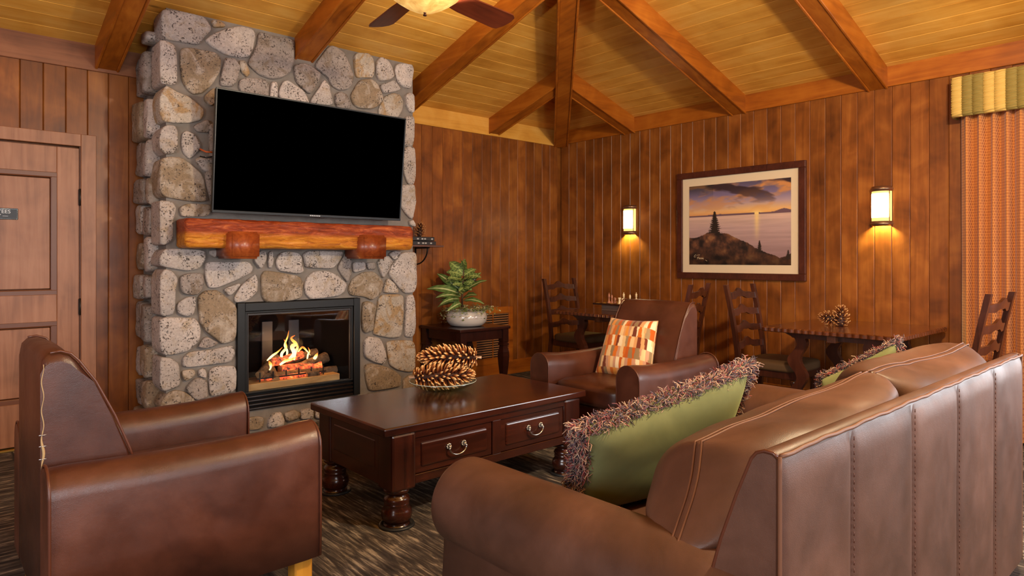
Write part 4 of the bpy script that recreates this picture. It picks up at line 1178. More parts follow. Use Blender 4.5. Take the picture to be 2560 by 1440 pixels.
for i, C4_ in enumerate(BACK_C):
    mb, cen, nrm, uvs = cushion_mesh(*C4_, .45 if i == 0 else .37, 64, 48, .035, .42)
    vv = []
    for p in mb.v:
        p = Vector(p); q = p + cen
        p += nrm * (mnoise.noise(q * 5.5) * .012 + mnoise.noise(q * 14) * .003) + Vector((0, 0, mnoise.noise(q * 6 + Vector((7, 1, 2))) * .010))
        vv.append(tuple(p))
    mb.v = vv
    o = mb.build('back_cushion', M['sofa_leather'], SO, so(cen))
    ring = []
    for p in edge_loop(*C4_, 40, .035):
        w_ = Vector((0, 0, mnoise.noise(p * 6 + Vector((7, 1, 2))) * .010)) + nrm * (mnoise.noise(p * 5.5) * .012 + mnoise.noise(p * 14) * .003)
        d_ = (p - cen).normalized(); ring.append(p - cen + w_ + d_ * .001)
    s1 = MB().tube([p + nrm * .010 for p in ring], .0030, 5, closed=True).tube([p - nrm * .010 for p in ring], .0030, 5, closed=True).build('seam', M['seam_light'], o)
for x in (SX0 + .08, SX1 - .08):
    for y in (.68, 1.58): MB().rbox(x - 2.2 - .03, x - 2.2 + .03, y - 1.1 - .03, y - 1.1 + .03, 0, .07, .005, 1).build('foot', M['blond_wood'], SO)

# ================================================================== COFFEE TABLE
CT = thing('coffee_table', 'dark mahogany coffee table with drawers and turned bun feet', 'coffee table', (2.265, 3.01, 0))
hx, hy = .685, .385
MB().rbox(-hx, hx, -hy, hy, .445, .485, .008, 3).build('table_top', M['dark_wood_x'], CT)
lx, ly, lw = hx - .110, hy - .075, .066
foot = [(.0, 0), (.062, 0), (.062, .012), (.05, .014), (.066, .03), (.074, .055), (.070, .08), (.056, .098), (.06, .104), (.06, .110), (.056, .114), (.064, .125), (.056, .14), (.042, .148), (.045, .155), (.058, .162), (.062, .172), (.058, .182), (0, .182)]
fm = MB().lathe([(r, z) for r, z in foot], 28).mesh('bun_foot'); fm.materials.append(M['dark_wood_z'])
cm = MB().lathe([(0, 0), (.082, 0), (.086, .004), (.082, .012), (.07, .012), (.068, .008), (0, .008)], 28).mesh('coaster'); cm.materials.append(M['rubber'])
for sx in (-1, 1):
    for sy in (-1, 1):
        MB().rbox(sx * lx - lw, sx * lx + lw, sy * ly - lw, sy * ly + lw, .178, .446, .012, 2).build('leg', M['dark_wood_z'], CT)
        o = bpy.data.objects.new('bun_foot', fm); o.location = (sx * lx, sy * ly, 0); link(o, CT)
        o = bpy.data.objects.new('coaster', cm); o.location = (sx * lx, sy * ly, 0); link(o, CT)
# long sides with two drawers, short sides with a raised panel
bx_ = lx - lw + .002
for sy in (-1, 1):
    y = sy * (ly + lw - .018); y0, y1 = (y - .012, y + .012)
    MB().rbox(-bx_, bx_, y0, y1, .412, .446, .002, 1).rbox(-bx_, bx_, y0, y1, .196, .238, .002, 1).build('rail', M['dark_wood_x'], CT)
    MB().rbox(-.028, .028, y0, y1, .236, .414, .002, 1).build('divider', M['dark_wood_z'], CT)
    for sx in (-1, 1):
        xa, xb = sorted((sx * .030, sx * (bx_ - .002)))
        f = y + sy * .004
        d = MB().rbox(xa, xb, min(f, f - sy * .02), max(f, f - sy * .02), .239, .411, .003, 1).build('drawer', M['dark_wood_x'], CT)
        f2 = f + sy * .008
        MB().rbox(xa + .035, xb - .035, min(f2, f2 - sy * .014), max(f2, f2 - sy * .014), .268, .384, .008, 2).build('raised_panel', M['dark_wood_x'], d)
        xm = (xa + xb) / 2; hy_ = f2 + sy * .002
        hd = MB()
        pts = [(xm - .046, hy_ + sy * .016, .336)]
        for q in np.linspace(180, 360, 15): pts.append((xm + .052 * math.cos(R(q)), hy_ + sy * .019, .330 + .036 * math.sin(R(q)) * (1.0)))
        pts.append((xm + .046, hy_ + sy * .016, .336))
        hd.tube(pts, .0042, 8); 
        for s2 in (-1, 1):
            hd.tube([(xm + s2 * .046, hy_, .338), (xm + s2 * .046, hy_ + sy * .02, .338)], [.007, .006], 8)
            for k in range(8):
                q = k * math.pi / 4; c = (xm + s2 * .046 + .011 * math.cos(q), hy_ + sy * .003, .338 + .011 * math.sin(q))
                hd.superq(c, (.0055, .004, .0055), 1.0, 8, 5)
        hd.build('handle', M['pewter'], d)
for sx in (-1, 1):
    x = sx * (lx + lw - .02)
    MB().rbox(x - .012, x + .012, -ly + lw - .002, ly - lw + .002, .19, .446, .002, 1).build('side_panel', M['dark_wood_y'], CT)
    p = x + sx * .014
    MB().rbox(min(p, x), max(p, x), -ly + lw + .03, ly - lw - .03, .255, .395, .007, 2).build('raised_panel', M['dark_wood_y'], CT)

# ------------------------------------------------------------------ pine cones
def scale_mesh(L, w, name='scale'):
    """woody scale: grows along +x, curls up to a thick pale tip"""
    rows = [(0, .45, 0), (.35, .7, .03), (.65, .95, .07), (.85, .85, .13), (1.0, .15, .24)]
    vs = []; cols = []
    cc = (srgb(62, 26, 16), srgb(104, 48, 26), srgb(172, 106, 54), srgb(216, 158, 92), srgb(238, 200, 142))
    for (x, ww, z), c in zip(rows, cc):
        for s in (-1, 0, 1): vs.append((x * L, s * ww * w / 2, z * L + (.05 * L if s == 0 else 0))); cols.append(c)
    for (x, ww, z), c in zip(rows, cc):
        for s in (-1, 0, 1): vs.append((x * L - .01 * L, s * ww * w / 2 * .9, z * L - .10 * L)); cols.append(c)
    fs = []; b = len(rows) * 3
    for j in range(len(rows) - 1):
        for k in range(2):
            fs.append((j * 3 + k, j * 3 + k + 1, j * 3 + k + 4, j * 3 + k + 3)); fs.append((b + j * 3 + k, b + j * 3 + k + 3, b + j * 3 + k + 4, b + j * 3 + k + 1))
        fs.append((j * 3, j * 3 + 3, b + j * 3 + 3, b + j * 3)); fs.append((j * 3 + 2, b + j * 3 + 2, b + j * 3 + 5, j * 3 + 5))
    e = (len(rows) - 1) * 3
    fs.append((e, e + 1, b + e + 1, b + e)); fs.append((e + 1, e + 2, b + e + 2, b + e + 1))
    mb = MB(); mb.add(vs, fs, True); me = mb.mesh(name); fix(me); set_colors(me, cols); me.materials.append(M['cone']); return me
SC_BIG = scale_mesh(.060, .012)
def cone_transforms(L, R0, n, seed, core=.28):
    rg = random.Random(seed); out = []
    for k in range(n):
        t = min(.995, max(.005, (k + .5) / n + rg.uniform(-.012, .012))); a = k * 2.39996 + rg.uniform(-.16, .16)
        rad = R0 * (math.sin(math.pi * (0.10 + .86 * t ** .9)) ** .45)
        z = -L / 2 + L * t
        up = R(6 + 56 * t ** 5 - 26 * (1 - t) ** 3 + rg.uniform(-9, 9))     # scales lie flatter towards the tip
        rb = max(.006, rad * core - .004)
        sc = (rad - rb) / .058 * 1.0
        d = Vector((math.cos(a) * math.cos(up), math.sin(a) * math.cos(up), math.sin(up)))
        tang = Vector((-math.sin(a), math.cos(a), 0)); nn = d.cross(tang)
        if nn.z < 0: nn = -nn; tang = -tang
        m = Matrix((d, tang, nn)).transposed().to_4x4()
        sc *= rg.uniform(.95, 1.08)
        out.append(Matrix.Translation(Vector((rb * math.cos(a), rb * math.sin(a), z))) @ m @ Matrix.Diagonal((sc, min(1.15, .55 + .6 * sc), sc, 1)))
    return out
def big_cone(lab, cen, axis, L, R0, seed, n=175):
    A_ = Vector(axis).normalized().to_track_quat('Z', 'Y').to_matrix().to_4x4()
    P = thing('pine_cone', lab, 'pine cone', cen, group='large pine cones in the dish')
    MB().tube([A_ @ Vector((0, 0, z)) for z in np.linspace(-L / 2, L / 2 * .9, 8)], [R0 * .34 * max(.25, math.sin(math.pi * (.15 + .8 * i / 7))) for i in range(8)], 12).build('core', M['cone_core'], P)
    MB().tube([A_ @ Vector((0, 0, -L / 2 - .035)), A_ @ Vector((.002, 0, -L / 2 - .015)), A_ @ Vector((0, 0, -L / 2 + .01))], [.008, .006, .009], 8).build('stem', plain('cone_stem', srgb(196, 160, 128), .7), P)
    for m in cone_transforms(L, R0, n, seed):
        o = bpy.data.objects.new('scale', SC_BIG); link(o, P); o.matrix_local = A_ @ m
    return P
RT = Vector((SN, -CS, 0)); FW = Vector((CS, SN, 0))
DC = Vector((2.315, 3.19, .485))
DI = thing('glass_dish', 'shallow clear glass dish holding two large pine cones', 'dish', DC)
MB().lathe([(0, .004), (.07, .004), (.12, .016), (.165, .038), (.195, .058), (.198, .056), (.168, .032), (.122, .010), (.072, 0.0), (0, 0.0)], 56).build('glass', M['dish_glass'], DI)
MB().tube([(.1965 * math.cos(q), .1965 * math.sin(q), .0575) for q in np.linspace(0, 2 * math.pi, 60, endpoint=False)], .0022, 6, closed=True).build('rim', plain('glass_rim', srgb(176, 196, 190), .08, 0, .8), DI)
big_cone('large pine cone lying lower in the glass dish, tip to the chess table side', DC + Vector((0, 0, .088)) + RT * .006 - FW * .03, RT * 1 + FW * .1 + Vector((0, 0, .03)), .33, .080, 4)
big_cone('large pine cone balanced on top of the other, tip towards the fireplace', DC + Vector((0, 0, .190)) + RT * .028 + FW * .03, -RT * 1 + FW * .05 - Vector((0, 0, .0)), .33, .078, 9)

def small_cone(name, lab, cen, axis, L, R0, seed, n, group=None):
    A_ = Vector(axis).normalized().to_track_quat('Z', 'Y').to_matrix().to_4x4()
    P = thing(name, lab, 'pine cone', cen, group=group)
    mb = MB(); cols = []; base_c = []
    at = SC_BIG.color_attributes['print'].data
    for m in cone_transforms(L, R0, n, seed):
        T = A_ @ m
        mb.add([T @ v.co for v in SC_BIG.vertices], [tuple(p.vertices) for p in SC_BIG.polygons], True)
        cols += [tuple(np.array(at[i].color[:3]) * (.62, .55, .5)) for i in range(len(SC_BIG.vertices))]
    me = mb.mesh('scales'); set_colors(me, cols); o = mesh_obj('scales', me, M['cone'], P); o['kind'] = 'stuff'
    MB().tube([A_ @ Vector((0, 0, z)) for z in (-L / 2, -L / 4, 0, L / 4)], [R0 * .3, R0 * .45, R0 * .4, R0 * .2], 8).build('core', M['cone_core'], P)
    return P

# ================================================================== END TABLE, PLANT, GRILLE
ET = thing('end_table', 'dark square end table with turned legs under the potted plant', 'end table', (3.945, 5.075, 0))
eh, ed_ = .305, .325
MB().rbox(-eh, eh, -ed_, ed_, .592, .62, .006, 2).build('table_top', M['side_wood'], ET)
ax_, ay_ = eh - .045, ed_ - .045
for a in ((-ax_, ax_, -ay_ - .012, -ay_ + .012), (-ax_, ax_, ay_ - .012, ay_ + .012), (-ax_ - .012, -ax_ + .012, -ay_, ay_), (ax_ - .012, ax_ + .012, -ay_, ay_)):
    MB().rbox(*a, .50, .594, .003, 1).build('apron', M['side_wood'], ET)
def square_leg(mb, prof):
    """square section leg, prof = (half width, z)"""
    rings = [[(-h, -h, z), (h, -h, z), (h, h, z), (-h, h, z)] for h, z in prof]
    return loft(mb, rings, True, False)
lp_ = [(.034, .594), (.034, .47), (.030, .465), (.030, .455), (.037, .45), (.037, .435), (.028, .43), (.030, .405), (.038, .37), (.040, .33), (.036, .26), (.026, .14), (.021, .06), (.024, .03), (.034, .012), (.036, 0)]
lm = square_leg(MB(), lp_).mesh('leg'); fix(lm); lm.materials.append(M['side_wood'])
for sx in (-1, 1):
    for sy in (-1, 1):
        o = bpy.data.objects.new('leg', lm); o.location = (sx * (ax_ - .005), sy * (ay_ - .005), 0); link(o, ET)

PC = Vector((3.93, 5.03, .62))
PP = thing('potted_plant', 'leafy striped green houseplant with trailing ivy in a pale ceramic bowl', 'plant', PC)
MB().lathe([(0, 0), (.13, 0), (.165, .012), (.192, .045), (.199, .085), (.192, .12), (.174, .145), (.160, .15), (.152, .145), (.168, .12), (.176, .085), (.17, .05), (0, .04)], 48).build('pot', M['ceramic'], PP)
MB().lathe([(0, .128), (.162, .126)], 24).build('soil', M['soil'], PP)
def leaf_mesh(L, W, droop, dark, light, rib, fold=.25):
    nx, ny = 14, 8; vs = []; cols = []; fs = []
    for i in range(nx + 1):
        t = i / nx; w = W / 2 * (math.sin(math.pi * t ** .85) ** .75) * (1 - .15 * t) + .0006
        x = L * (t - .18 * droop * t * t); z = L * (.10 * math.sin(t * 2.2) - droop * .55 * t * t)
        for j in range(ny + 1):
            s = 2 * j / ny - 1
            vs.append((x, s * w, z + abs(s) * w * fold + .004 * math.sin(t * 18) * abs(s)))
            st = .5 + .5 * math.sin((t * 15 + abs(s) * 2.2) * 2.2)
            if abs(s) < .08: c = rib
            else: c = tuple(dark[k] * (1 - st * .75) + light[k] * st * .75 for k in range(3))
            if abs(s) > .9: c = dark
            cols.append(c)
    for i in range(nx):
        for j in range(ny): fs.append((i * (ny + 1) + j, i * (ny + 1) + j + 1, (i + 1) * (ny + 1) + j + 1, (i + 1) * (ny + 1) + j))
    mb = MB(); mb.add(vs, fs, True); me = mb.mesh('leaf'); set_colors(me, cols); me.materials.append(M['leaf']); return me
dg, lg_, rb_ = srgb(66, 92, 44), srgb(158, 176, 96), srgb(206, 212, 152)
LM = [leaf_mesh(.30, .085, .30, dg, srgb(96, 120, 56), rb_, .12), leaf_mesh(.30, .082, .6, dg, srgb(116, 138, 72), rb_, .12), leaf_mesh(.20, .115, .3, dg, lg_, srgb(170, 184, 106), .1), leaf_mesh(.18, .105, .55, srgb(50, 72, 34), lg_, srgb(160, 172, 96), .1), leaf_mesh(.15, .075, .6, srgb(46, 26, 22), srgb(70, 40, 30), srgb(60, 34, 30))]
def put_leaf(k, base, az, el, sc=1.0, roll=0.0):
    """az measured in the picture plane sense: 0 = along RT, 90 = away"""
    o = bpy.data.objects.new('leaf', LM[k]); link(o, PP)
    d = (RT * math.cos(R(az)) + FW * math.sin(R(az))) * math.cos(R(el)) + Vector((0, 0, 1)) * math.sin(R(el))
    yv = Vector((0, 0, 1)).cross(d); yv = yv.normalized() if yv.length > .01 else RT
    zv = d.cross(yv)
    m = Matrix((d, yv, zv)).transposed().to_4x4()
    o.matrix_local = Matrix.Translation(Vector(base)) @ m @ Matrix.Rotation(R(roll), 4, 'X') @ Matrix.Scale(sc, 4)
def pb(px, py, dpt=0.0):
    """point near the plant's own upright plane seen at a pixel"""
    r = ray(px, py); n = FW; t = (PC - Vector((0, 0, CAM_H))).dot(n) + dpt
    return Vector((0, 0, CAM_H)) + r * (t / r.dot(n)) - PC
# low rosette of long leaves
for (px, py, az, el, sc, k, d) in ((1150, 735, 200, 12, 1.15, 1, -.04), (1150, 725, 170, 30, 1.0, 0, -.02), (1150, 728, 150, 22, .95, 0, .0), (1152, 742, 215, 4, .9, 1, -.06), (1150, 755, 200, -6, .8, 1, -.05), (1150, 748, 230, -4, .85, 1, -.08), (1155, 750, 300, 10, 1.0, 0, -.08), (1155, 735, 340, 26, 1.0, 0, -.04), (1155, 725, 15, 38, .9, 0, .0), (1152, 740, 270, 14, .85, 1, -.1), (1158, 752, 330, 0, .8, 1, -.06), (1152, 725, 60, 40, .85, 0, .05), (1150, 720, 120, 45, .85, 0, .05), (1148, 752, 185, 4, .75, 1, -.03), (1152, 758, 250, -12, .8, 1, -.1)):
    put_leaf(k, pb(px, py, d), az, el + 6, sc, random.uniform(35, 62) * (-1 if 90 < az < 270 else 1))
# upright stem of broad striped leaves
MB().tube([pb(1155, 770), pb(1156, 730), pb(1158, 695), pb(1160, 668)], [.009, .008, .006, .004], 8).build('stem', plain('plant_stem', srgb(84, 60, 36), .7), PP)
for (px, py, az, el, sc, k) in ((1160, 682, 95, 78, .75, 2), (1160, 676, 250, 55, .75, 2), (1158, 688, 190, 18, 1.0, 3), (1157, 684, 160, 40, 1.0, 2), (1156, 696, 200, -2, 1.0, 3), (1158, 700, 215, 10, .9, 2), (1160, 694, 350, 12, 1.0, 3), (1160, 698, 5, -2, .9, 4), (1159, 705, 320, 0, .9, 3), (1159, 700, 280, 10, .85, 2), (1158, 712, 240, 10, .85, 3), (1160, 715, 300, -5, .8, 3), (1160, 690, 30, 30, .8, 2), (1157, 708, 175, 5, .8, 2), (1161, 700, 345, 2, .9, 4), (1159, 718, 265, -5, .8, 3)):
    put_leaf(k, pb(px, py), az, el, sc, random.uniform(30, 60) * (-1 if 90 < az < 270 else 1))
iv = MB(); ic = []; rg = random.Random(21)
def ivy_leaf(p, s):
    a = rg.uniform(0, 6.28); d = Vector((math.cos(a), math.sin(a), rg.uniform(-.8, .5))).normalized(); u = d.cross(Vector((0, 0, 1))); u = u.normalized() if u.length > .1 else RT
    iv.add([p, p + d * s * .5 + u * s * .4, p + d * s, p + d * s * .5 - u * s * .4], [(0, 1, 2, 3)])
    c = rg.choice([srgb(190, 192, 140), srgb(140, 156, 84), srgb(212, 208, 170), srgb(104, 124, 58)]); ic.extend([c] * 4)
for k in range(70):
    a = rg.uniform(0, 6.28); side = rg.random()
    start = Vector((.15 * math.cos(a), .15 * math.sin(a), .15)); out = Vector((math.cos(a), math.sin(a), 0))
    right = out.dot(RT)
    L = rg.uniform(.04, .09) if right < .3 else rg.uniform(.05, .16)
    drop = rg.uniform(.0, .09) if right < .3 else rg.uniform(-.02, .07)
    if out.dot(RT) < -.6: drop = rg.uniform(.02, .13)
    for j in range(12):
        t = j / 11; p = start + out * (L * t * 1.0 + .02) + Vector((0, 0, .03 * math.sin(t * 3) - drop * t * t))
        p += Vector((rg.uniform(-.02, .02), rg.uniform(-.02, .02), rg.uniform(-.012, .02))); p.z = max(p.z, .012)
        ivy_leaf(p, rg.uniform(.018, .030))
for k in range(160):
    a = rg.uniform(0, 6.28); r_ = .15 * math.sqrt(rg.random()); ivy_leaf(Vector((r_ * math.cos(a), r_ * math.sin(a), rg.uniform(.135, .19))), rg.uniform(.018, .030))
me = iv.mesh('trailing_ivy'); set_colors(me, ic); o = mesh_obj('trailing_ivy', me, M['leaf'], PP); o['kind'] = 'stuff'

GRL = thing('wall_grille', 'wooden louvred air grille low on the panelled wall behind the end table', 'grille', (4.585, YA, .44))
for a in ((-.285, -.225, -.305, .305), (.225, .285, -.305, .305), (-.225, .225, -.305, -.235), (-.225, .225, .235, .305)):
    MB().rbox(a[0], a[1], -.02, .002, a[2], a[3], .003, 1).build('frame', M['beam_x'], GRL)
MB().box(-.225, .225, -.001, .003, -.235, .235).build('backing', M['iron'], GRL)
sl = MB().box(-.225, .225, -.013, -.001, -.006, .006).mesh('slat'); sl.materials.append(plain('grille_slat', srgb(150, 102, 62), .5))
for k in range(19):
    o = bpy.data.objects.new('slat', sl); o.location = (0, 0, -.223 + k * .0248); o.rotation_euler = (R(-30), 0, 0); link(o, GRL)
MB().box(-.006, .006, -.016, -.012, -.235, .235).build('mullion', M['beam_x'], GRL)

# ------------------------------------------------------------------ wall shelf with books and cone
SH = thing('wall_shelf', 'small dark wall shelf on a curved iron bracket beside the chimney', 'shelf', (3.48, 5.29, 1.375))
MB().rbox(-.24, .27, -.14, .136, 0, .018, .003, 1).build('shelf_board', plain('shelf_wood', srgb(96, 62, 50), .4), SH)
brk = MB(); bx__ = .125
brk.tube([(bx__, .128, -.002), (bx__, .128, -.17)], .008, 8).tube([(bx__, .13, -.006), (bx__, -.10, -.006)], .007, 8)
brk.tube([(bx__, .125 - .20 * math.sin(R(q)), -.165 + .155 * (1 - math.cos(R(q)))) for q in np.linspace(0, 90, 12)], .007, 8)
brk.build('bracket', M['iron'], SH)
for i, (w_, z_, sh) in enumerate(((.20, 0.018, 0.0), (.19, .058, -.008))):
    B = thing('book', ('lower' if i == 0 else 'upper') + ' of two dark books stacked flat on the wall shelf', 'book', (3.49 + sh, 5.27, 1.375 + z_), group='books on the wall shelf')
    MB().rbox(-w_, w_ - .01, -.09, .10, 0, .037, .003, 1).build('cover', M['book'], B)
    MB().box(-w_ + .01, w_ - .008, -.080, .09, .006, .031).build('pages', M['pages'], B)
    t_ = MB(); [t_.box(x, x + .02, -.0915, -.09, .012, .024) for x in (-.02, .03, .06, .12 + .02 * i)]; t_.build('spine_print', M['book_mark'], B)
small_cone('pine_cone', 'small tan pine cone standing on the books on the wall shelf', (3.535, 5.24, 1.533), (0.1, 0, 1), .13, .055, 31, 60)

# ================================================================== DINING TABLES AND CHAIRS
def scallop_top(hx_, hy_, th, pitch=.048, amp=.008):
    out = []
    cs = [(-hx_, -hy_), (hx_, -hy_), (hx_, hy_), (-hx_, hy_)]
    for i in range(4):
        a, b = Vector(cs[i]), Vector(cs[(i + 1) % 4]); L = (b - a).length; n = int(round(L / pitch)); t = (b - a) / L; nn = Vector((t.y, -t.x))
        for k in range(n * 6):
            s = k / (n * 6); e = abs(math.sin(math.pi * n * s))
            p = a + t * (L * s) + nn * (amp * (e - .3)); out.append((p.x, p.y))
    return out
def make_table(lab, loc):
    T = thing('game_table', lab, 'table', loc, 0, 'square walnut tables by the wall')
    hx_, hy_ = .49, .46
    pts = scallop_top(hx_, hy_, .03)
    pin = [(x * .985, y * .985) for x, y in pts]
    n = len(pts); mb = MB()
    rings = [[(x, y, .735) for x, y in pin], [(x, y, .740) for x, y in pts], [(x, y, .762) for x, y in pts], [(x, y, .768) for x, y in pin]]
    loft(mb, rings, True, False); o = mb.build('table_top', M['chair_wood_x'], T); fix(o.data)
    MB().rbox(-.40, .40, -.03, .03, .68, .735, .003, 1).build('stretcher', M['chair_wood_x'], T)
    for sx in (-1, 1):
        # bracket board under the top
        x = sx * .33
        b = [(-.38, .736), (-.30, .70), (-.29, .69), (.29, .69), (.30, .70), (.38, .736)]
        o = MB().prism(b, lambda a, z, t, x=x: (x + t, a, z), -.028, .028).build('bracket', M['chair_wood'], T); fix(o.data)
        for sy in (-1, 1):
            L_, R_ = [], []
            for z in np.linspace(.0, .70, 44):
                c = sy * .255 + .030 * math.sin(z * 2 * math.pi / .245 + .6) * sy
                L_.append((c - .040 - .006 * math.cos(z * 25), z)); R_.append((c + .040 + .006 * math.cos(z * 25), z))
            pr = L_ + R_[::-1]; m_ = len(L_)
            mb = MB()
            for t0, t1 in ((-.024, .024),):
                vs = [(x + t0, a, z) for a, z in L_] + [(x + t0, a, z) for a, z in R_] + [(x + t1, a, z) for a, z in L_] + [(x + t1, a, z) for a, z in R_]
                fs = []
                for i in range(m_ - 1):
                    fs += [(i, i + 1, m_ + i + 1, m_ + i), (2 * m_ + i, 3 * m_ + i, 3 * m_ + i + 1, 2 * m_ + i + 1), (i, 2 * m_ + i, 2 * m_ + i + 1, i + 1), (m_ + i, m_ + i + 1, 3 * m_ + i + 1, 3 * m_ + i)]
                fs += [(0, m_, 3 * m_, 2 * m_), (m_ - 1, 3 * m_ - 1, 4 * m_ - 1, 2 * m_ - 1)]
                mb.add(vs, fs)
            o = mb.build('leg', M['chair_wood'], T); fix(o.data)
        MB().rbox(x - .03, x + .03, -.36, .36, 0, .045, .004, 1).build('foot_rail', M['chair_wood'], T)
    return T
M['chair_wood_x'] = wood('walnut_top', srgb(56, 26, 14), srgb(92, 46, 22), srgb(122, 68, 34), 0, 0.2, 0.5, along=2, across=22, coat=0.5)
T2 = make_table('square walnut table with scalloped edge holding two small pine cones', (5.09, 1.93, 0))
T1 = copy_tree(T2, (5.04, 4.0, 0), 0, 'square walnut table with scalloped edge holding the chess set')

def make_chair(lab, loc, rz):
    """faces +y; backrest at y = 0"""
    C = thing('ladder_back_chair', lab, 'chair', loc, rz, 'ladder-back dining chairs')
    w = .215
    def post(z):                                      # y of the post at height z
        return -.02 - .10 * max(0, (z - .45) / .6) ** 1.4 + (-.06 * (1 - z / .45) if z < .45 else 0)
    for s in (-1, 1):
        zs = np.linspace(0, 1.055, 22)
        rings = [[(s * (w - .0 + .012 * (z / 1.05)) - .018, post(z) - .016, z), (s * (w + .012 * (z / 1.05)) + .018, post(z) - .016, z), (s * (w + .012 * (z / 1.05)) + .018, post(z) + .016, z), (s * (w + .012 * (z / 1.05)) - .018, post(z) + .016, z)] for z in zs]
        o = loft(MB(), rings, True, False).build('post', M['chair_wood'], C); fix(o.data)
    for z0 in (.975, .845, .715, .585):
        up, lo = [], []
        for t in np.linspace(-1, 1, 25):
            x = t * (w - .004)
            up.append((x, z0 + .030 * math.exp(-(t / .42) ** 2) + .010 * math.cos(t * 9) * (1 - abs(t)) + .012)); lo.append((x, z0 - .036 + .022 * math.exp(-(t / .35) ** 2) - .006 * math.cos(t * 12) * (1 - abs(t))))
        m_ = len(up); vs = []
        for dy in (-.009, .009):
            for arr in (up, lo): vs += [(x, post(z) + dy - .022 * (1 - (x / w) ** 2), z) for x, z in arr]
        fs = []
        for i in range(m_ - 1):
            fs += [(i, i + 1, m_ + i + 1, m_ + i), (2 * m_ + i, 3 * m_ + i, 3 * m_ + i + 1, 2 * m_ + i + 1), (i, 2 * m_ + i, 2 * m_ + i + 1, i + 1), (m_ + i, m_ + i + 1, 3 * m_ + i + 1, 3 * m_ + i)]
        fs += [(0, m_, 3 * m_, 2 * m_), (m_ - 1, 3 * m_ - 1, 4 * m_ - 1, 2 * m_ - 1)]
        mb = MB(); mb.add(vs, fs); o = mb.build('rung', M['chair_wood'], C); fix(o.data)
    MB().rbox(-.215, .215, 0.0, .44, .365, .435, .004, 1).build('seat_frame', M['chair_wood'], C)
    MB().superq((0, .225, .452), (.235, .235, .042), .35, 48, 14).build('seat_cushion', M['suede'], C)
    fl_p = [(.0, .365), (.032, .365), (.034, .34), (.024, .325), (.026, .30), (.034, .24), (.026, .12), (.020, .05), (.030, .03), (.032, .008), (.024, 0), (0, 0)]
    for s in (-1, 1): MB().lathe(fl_p, 16, (s * .185, .405, 0)).build('leg', M['chair_wood'], C)
    for s in (-1, 1): MB().tube([(s * .20, -.03, .17), (s * .185, .40, .17)], .011, 8).build('stretcher', M['chair_wood'], C)
    MB().tube([(-.19, .2, .17), (.19, .2, .17)], .011, 8).build('stretcher', M['chair_wood'], C)
    return C
CA = make_chair('ladder-back chair in the room corner behind the chess table', (5.125, 4.83, 0), math.pi)
copy_tree(CA, (5.0, 2.66, 0), math.pi + R(2), 'ladder-back chair tucked under the pine cone table, below the framed picture')
copy_tree(CA, (4.92, 1.13, 0), R(-3), 'ladder-back chair in front of the curtain, behind the sofa')
copy_tree(CA, (4.80, 3.16, 0), R(14), 'ladder-back chair behind the armchair, on the near side of the chess table')

# chess set
CH = thing('chess_board', 'chess board on a raised wooden drawer box', 'chess board', (5.02, 4.03, .768), 0)
MB().rbox(-.13, .13, -.13, .13, .0, .058, .004, 1).build('drawer_box', plain('chess_box', srgb(120, 96, 84), .25, 0, .5, .4), CH)
MB().rbox(-.19, .19, -.19, .19, .058, .074, .003, 1).build('board', M['side_wood'], CH)
sq = {}
for c in ((.0), (1.0)):
    me = MB().box(-.0205, .0205, -.0205, .0205, 0, .0015).mesh('square'); me.materials.append(plain('chess_square_%d' % c, srgb(196, 150, 60) if c else srgb(70, 36, 16), .3)); sq[c] = me
for i in range(8):
    for j in range(8):
        o = bpy.data.objects.new('square', sq[float((i + j) % 2)]); o.location = ((i - 3.5) * .042, (j - 3.5) * .042, .074); link(o, CH)
PR = {'pawn': [(0, 0), (.014, 0), (.014, .006), (.008, .012), (.006, .028), (.010, .032), (.006, .034), (.009, .042), (.006, .050), (0, .052)],
      'rook': [(0, 0), (.017, 0), (.017, .008), (.011, .014), (.010, .042), (.014, .046), (.014, .058), (.010, .058), (.010, .052), (0, .052)],
      'king': [(0, 0), (.017, 0), (.017, .008), (.010, .016), (.007, .030), (.007, .058), (.013, .062), (.007, .066), (.011, .080), (.004, .086), (.004, .098), (0, .098)],
      'bishop': [(0, 0), (.016, 0), (.016, .008), (.009, .015), (.007, .046), (.012, .05), (.007, .053), (.011, .062), (.005, .075), (0, .08)]}
PM = {k: {m_: None for m_ in ('ivory', 'rosewood')} for k in PR}
for k in PR:
    for m_ in ('ivory', 'rosewood'):
        me = MB().lathe(PR[k], 16).mesh('body'); me.materials.append(M[m_]); PM[k][m_] = me
def piece(k, m_, x, y, lab):
    o = bpy.data.objects.new('chess_' + k, PM[k][m_]); o.location = (CH.location.x + x, CH.location.y + y, .8435); link(o)
    tag(o, lab, 'chess piece', 'chess pieces on the board')
piece('king', 'rosewood', -.147, .021, 'tall red-brown chess king at the edge of the board')
piece('bishop', 'rosewood', -.105, .021, 'slim red-brown chess bishop near the red-brown king')
piece('pawn', 'rosewood', -.105, -.021, 'red-brown chess pawn beside the bishop')
piece('pawn', 'rosewood', -.063, .021, 'red-brown chess pawn in the middle of the board')
piece('rook', 'ivory', -.147, -.105, 'cream chess rook at the board corner')
piece('pawn', 'ivory', -.105, -.105, 'cream chess pawn next to the cream rook')
piece('king', 'ivory', .021, -.021, 'tall cream chess king')
piece('bishop', 'ivory', .063, -.063, 'cream chess bishop between the cream king and queen')
piece('king', 'ivory', .105, -.105, 'tall cream chess queen near the far armchair back')

small_cone('pine_cone', 'small dark pine cone lying on the walnut table', (5.045, 2.085, .822), (-.6, .75, .15), .13, .056, 41, 60)
small_cone('pine_cone', 'small dark pine cone standing upright on the walnut table', (5.06, 2.01, .838), (.25, .1, 1), .14, .062, 42, 66)

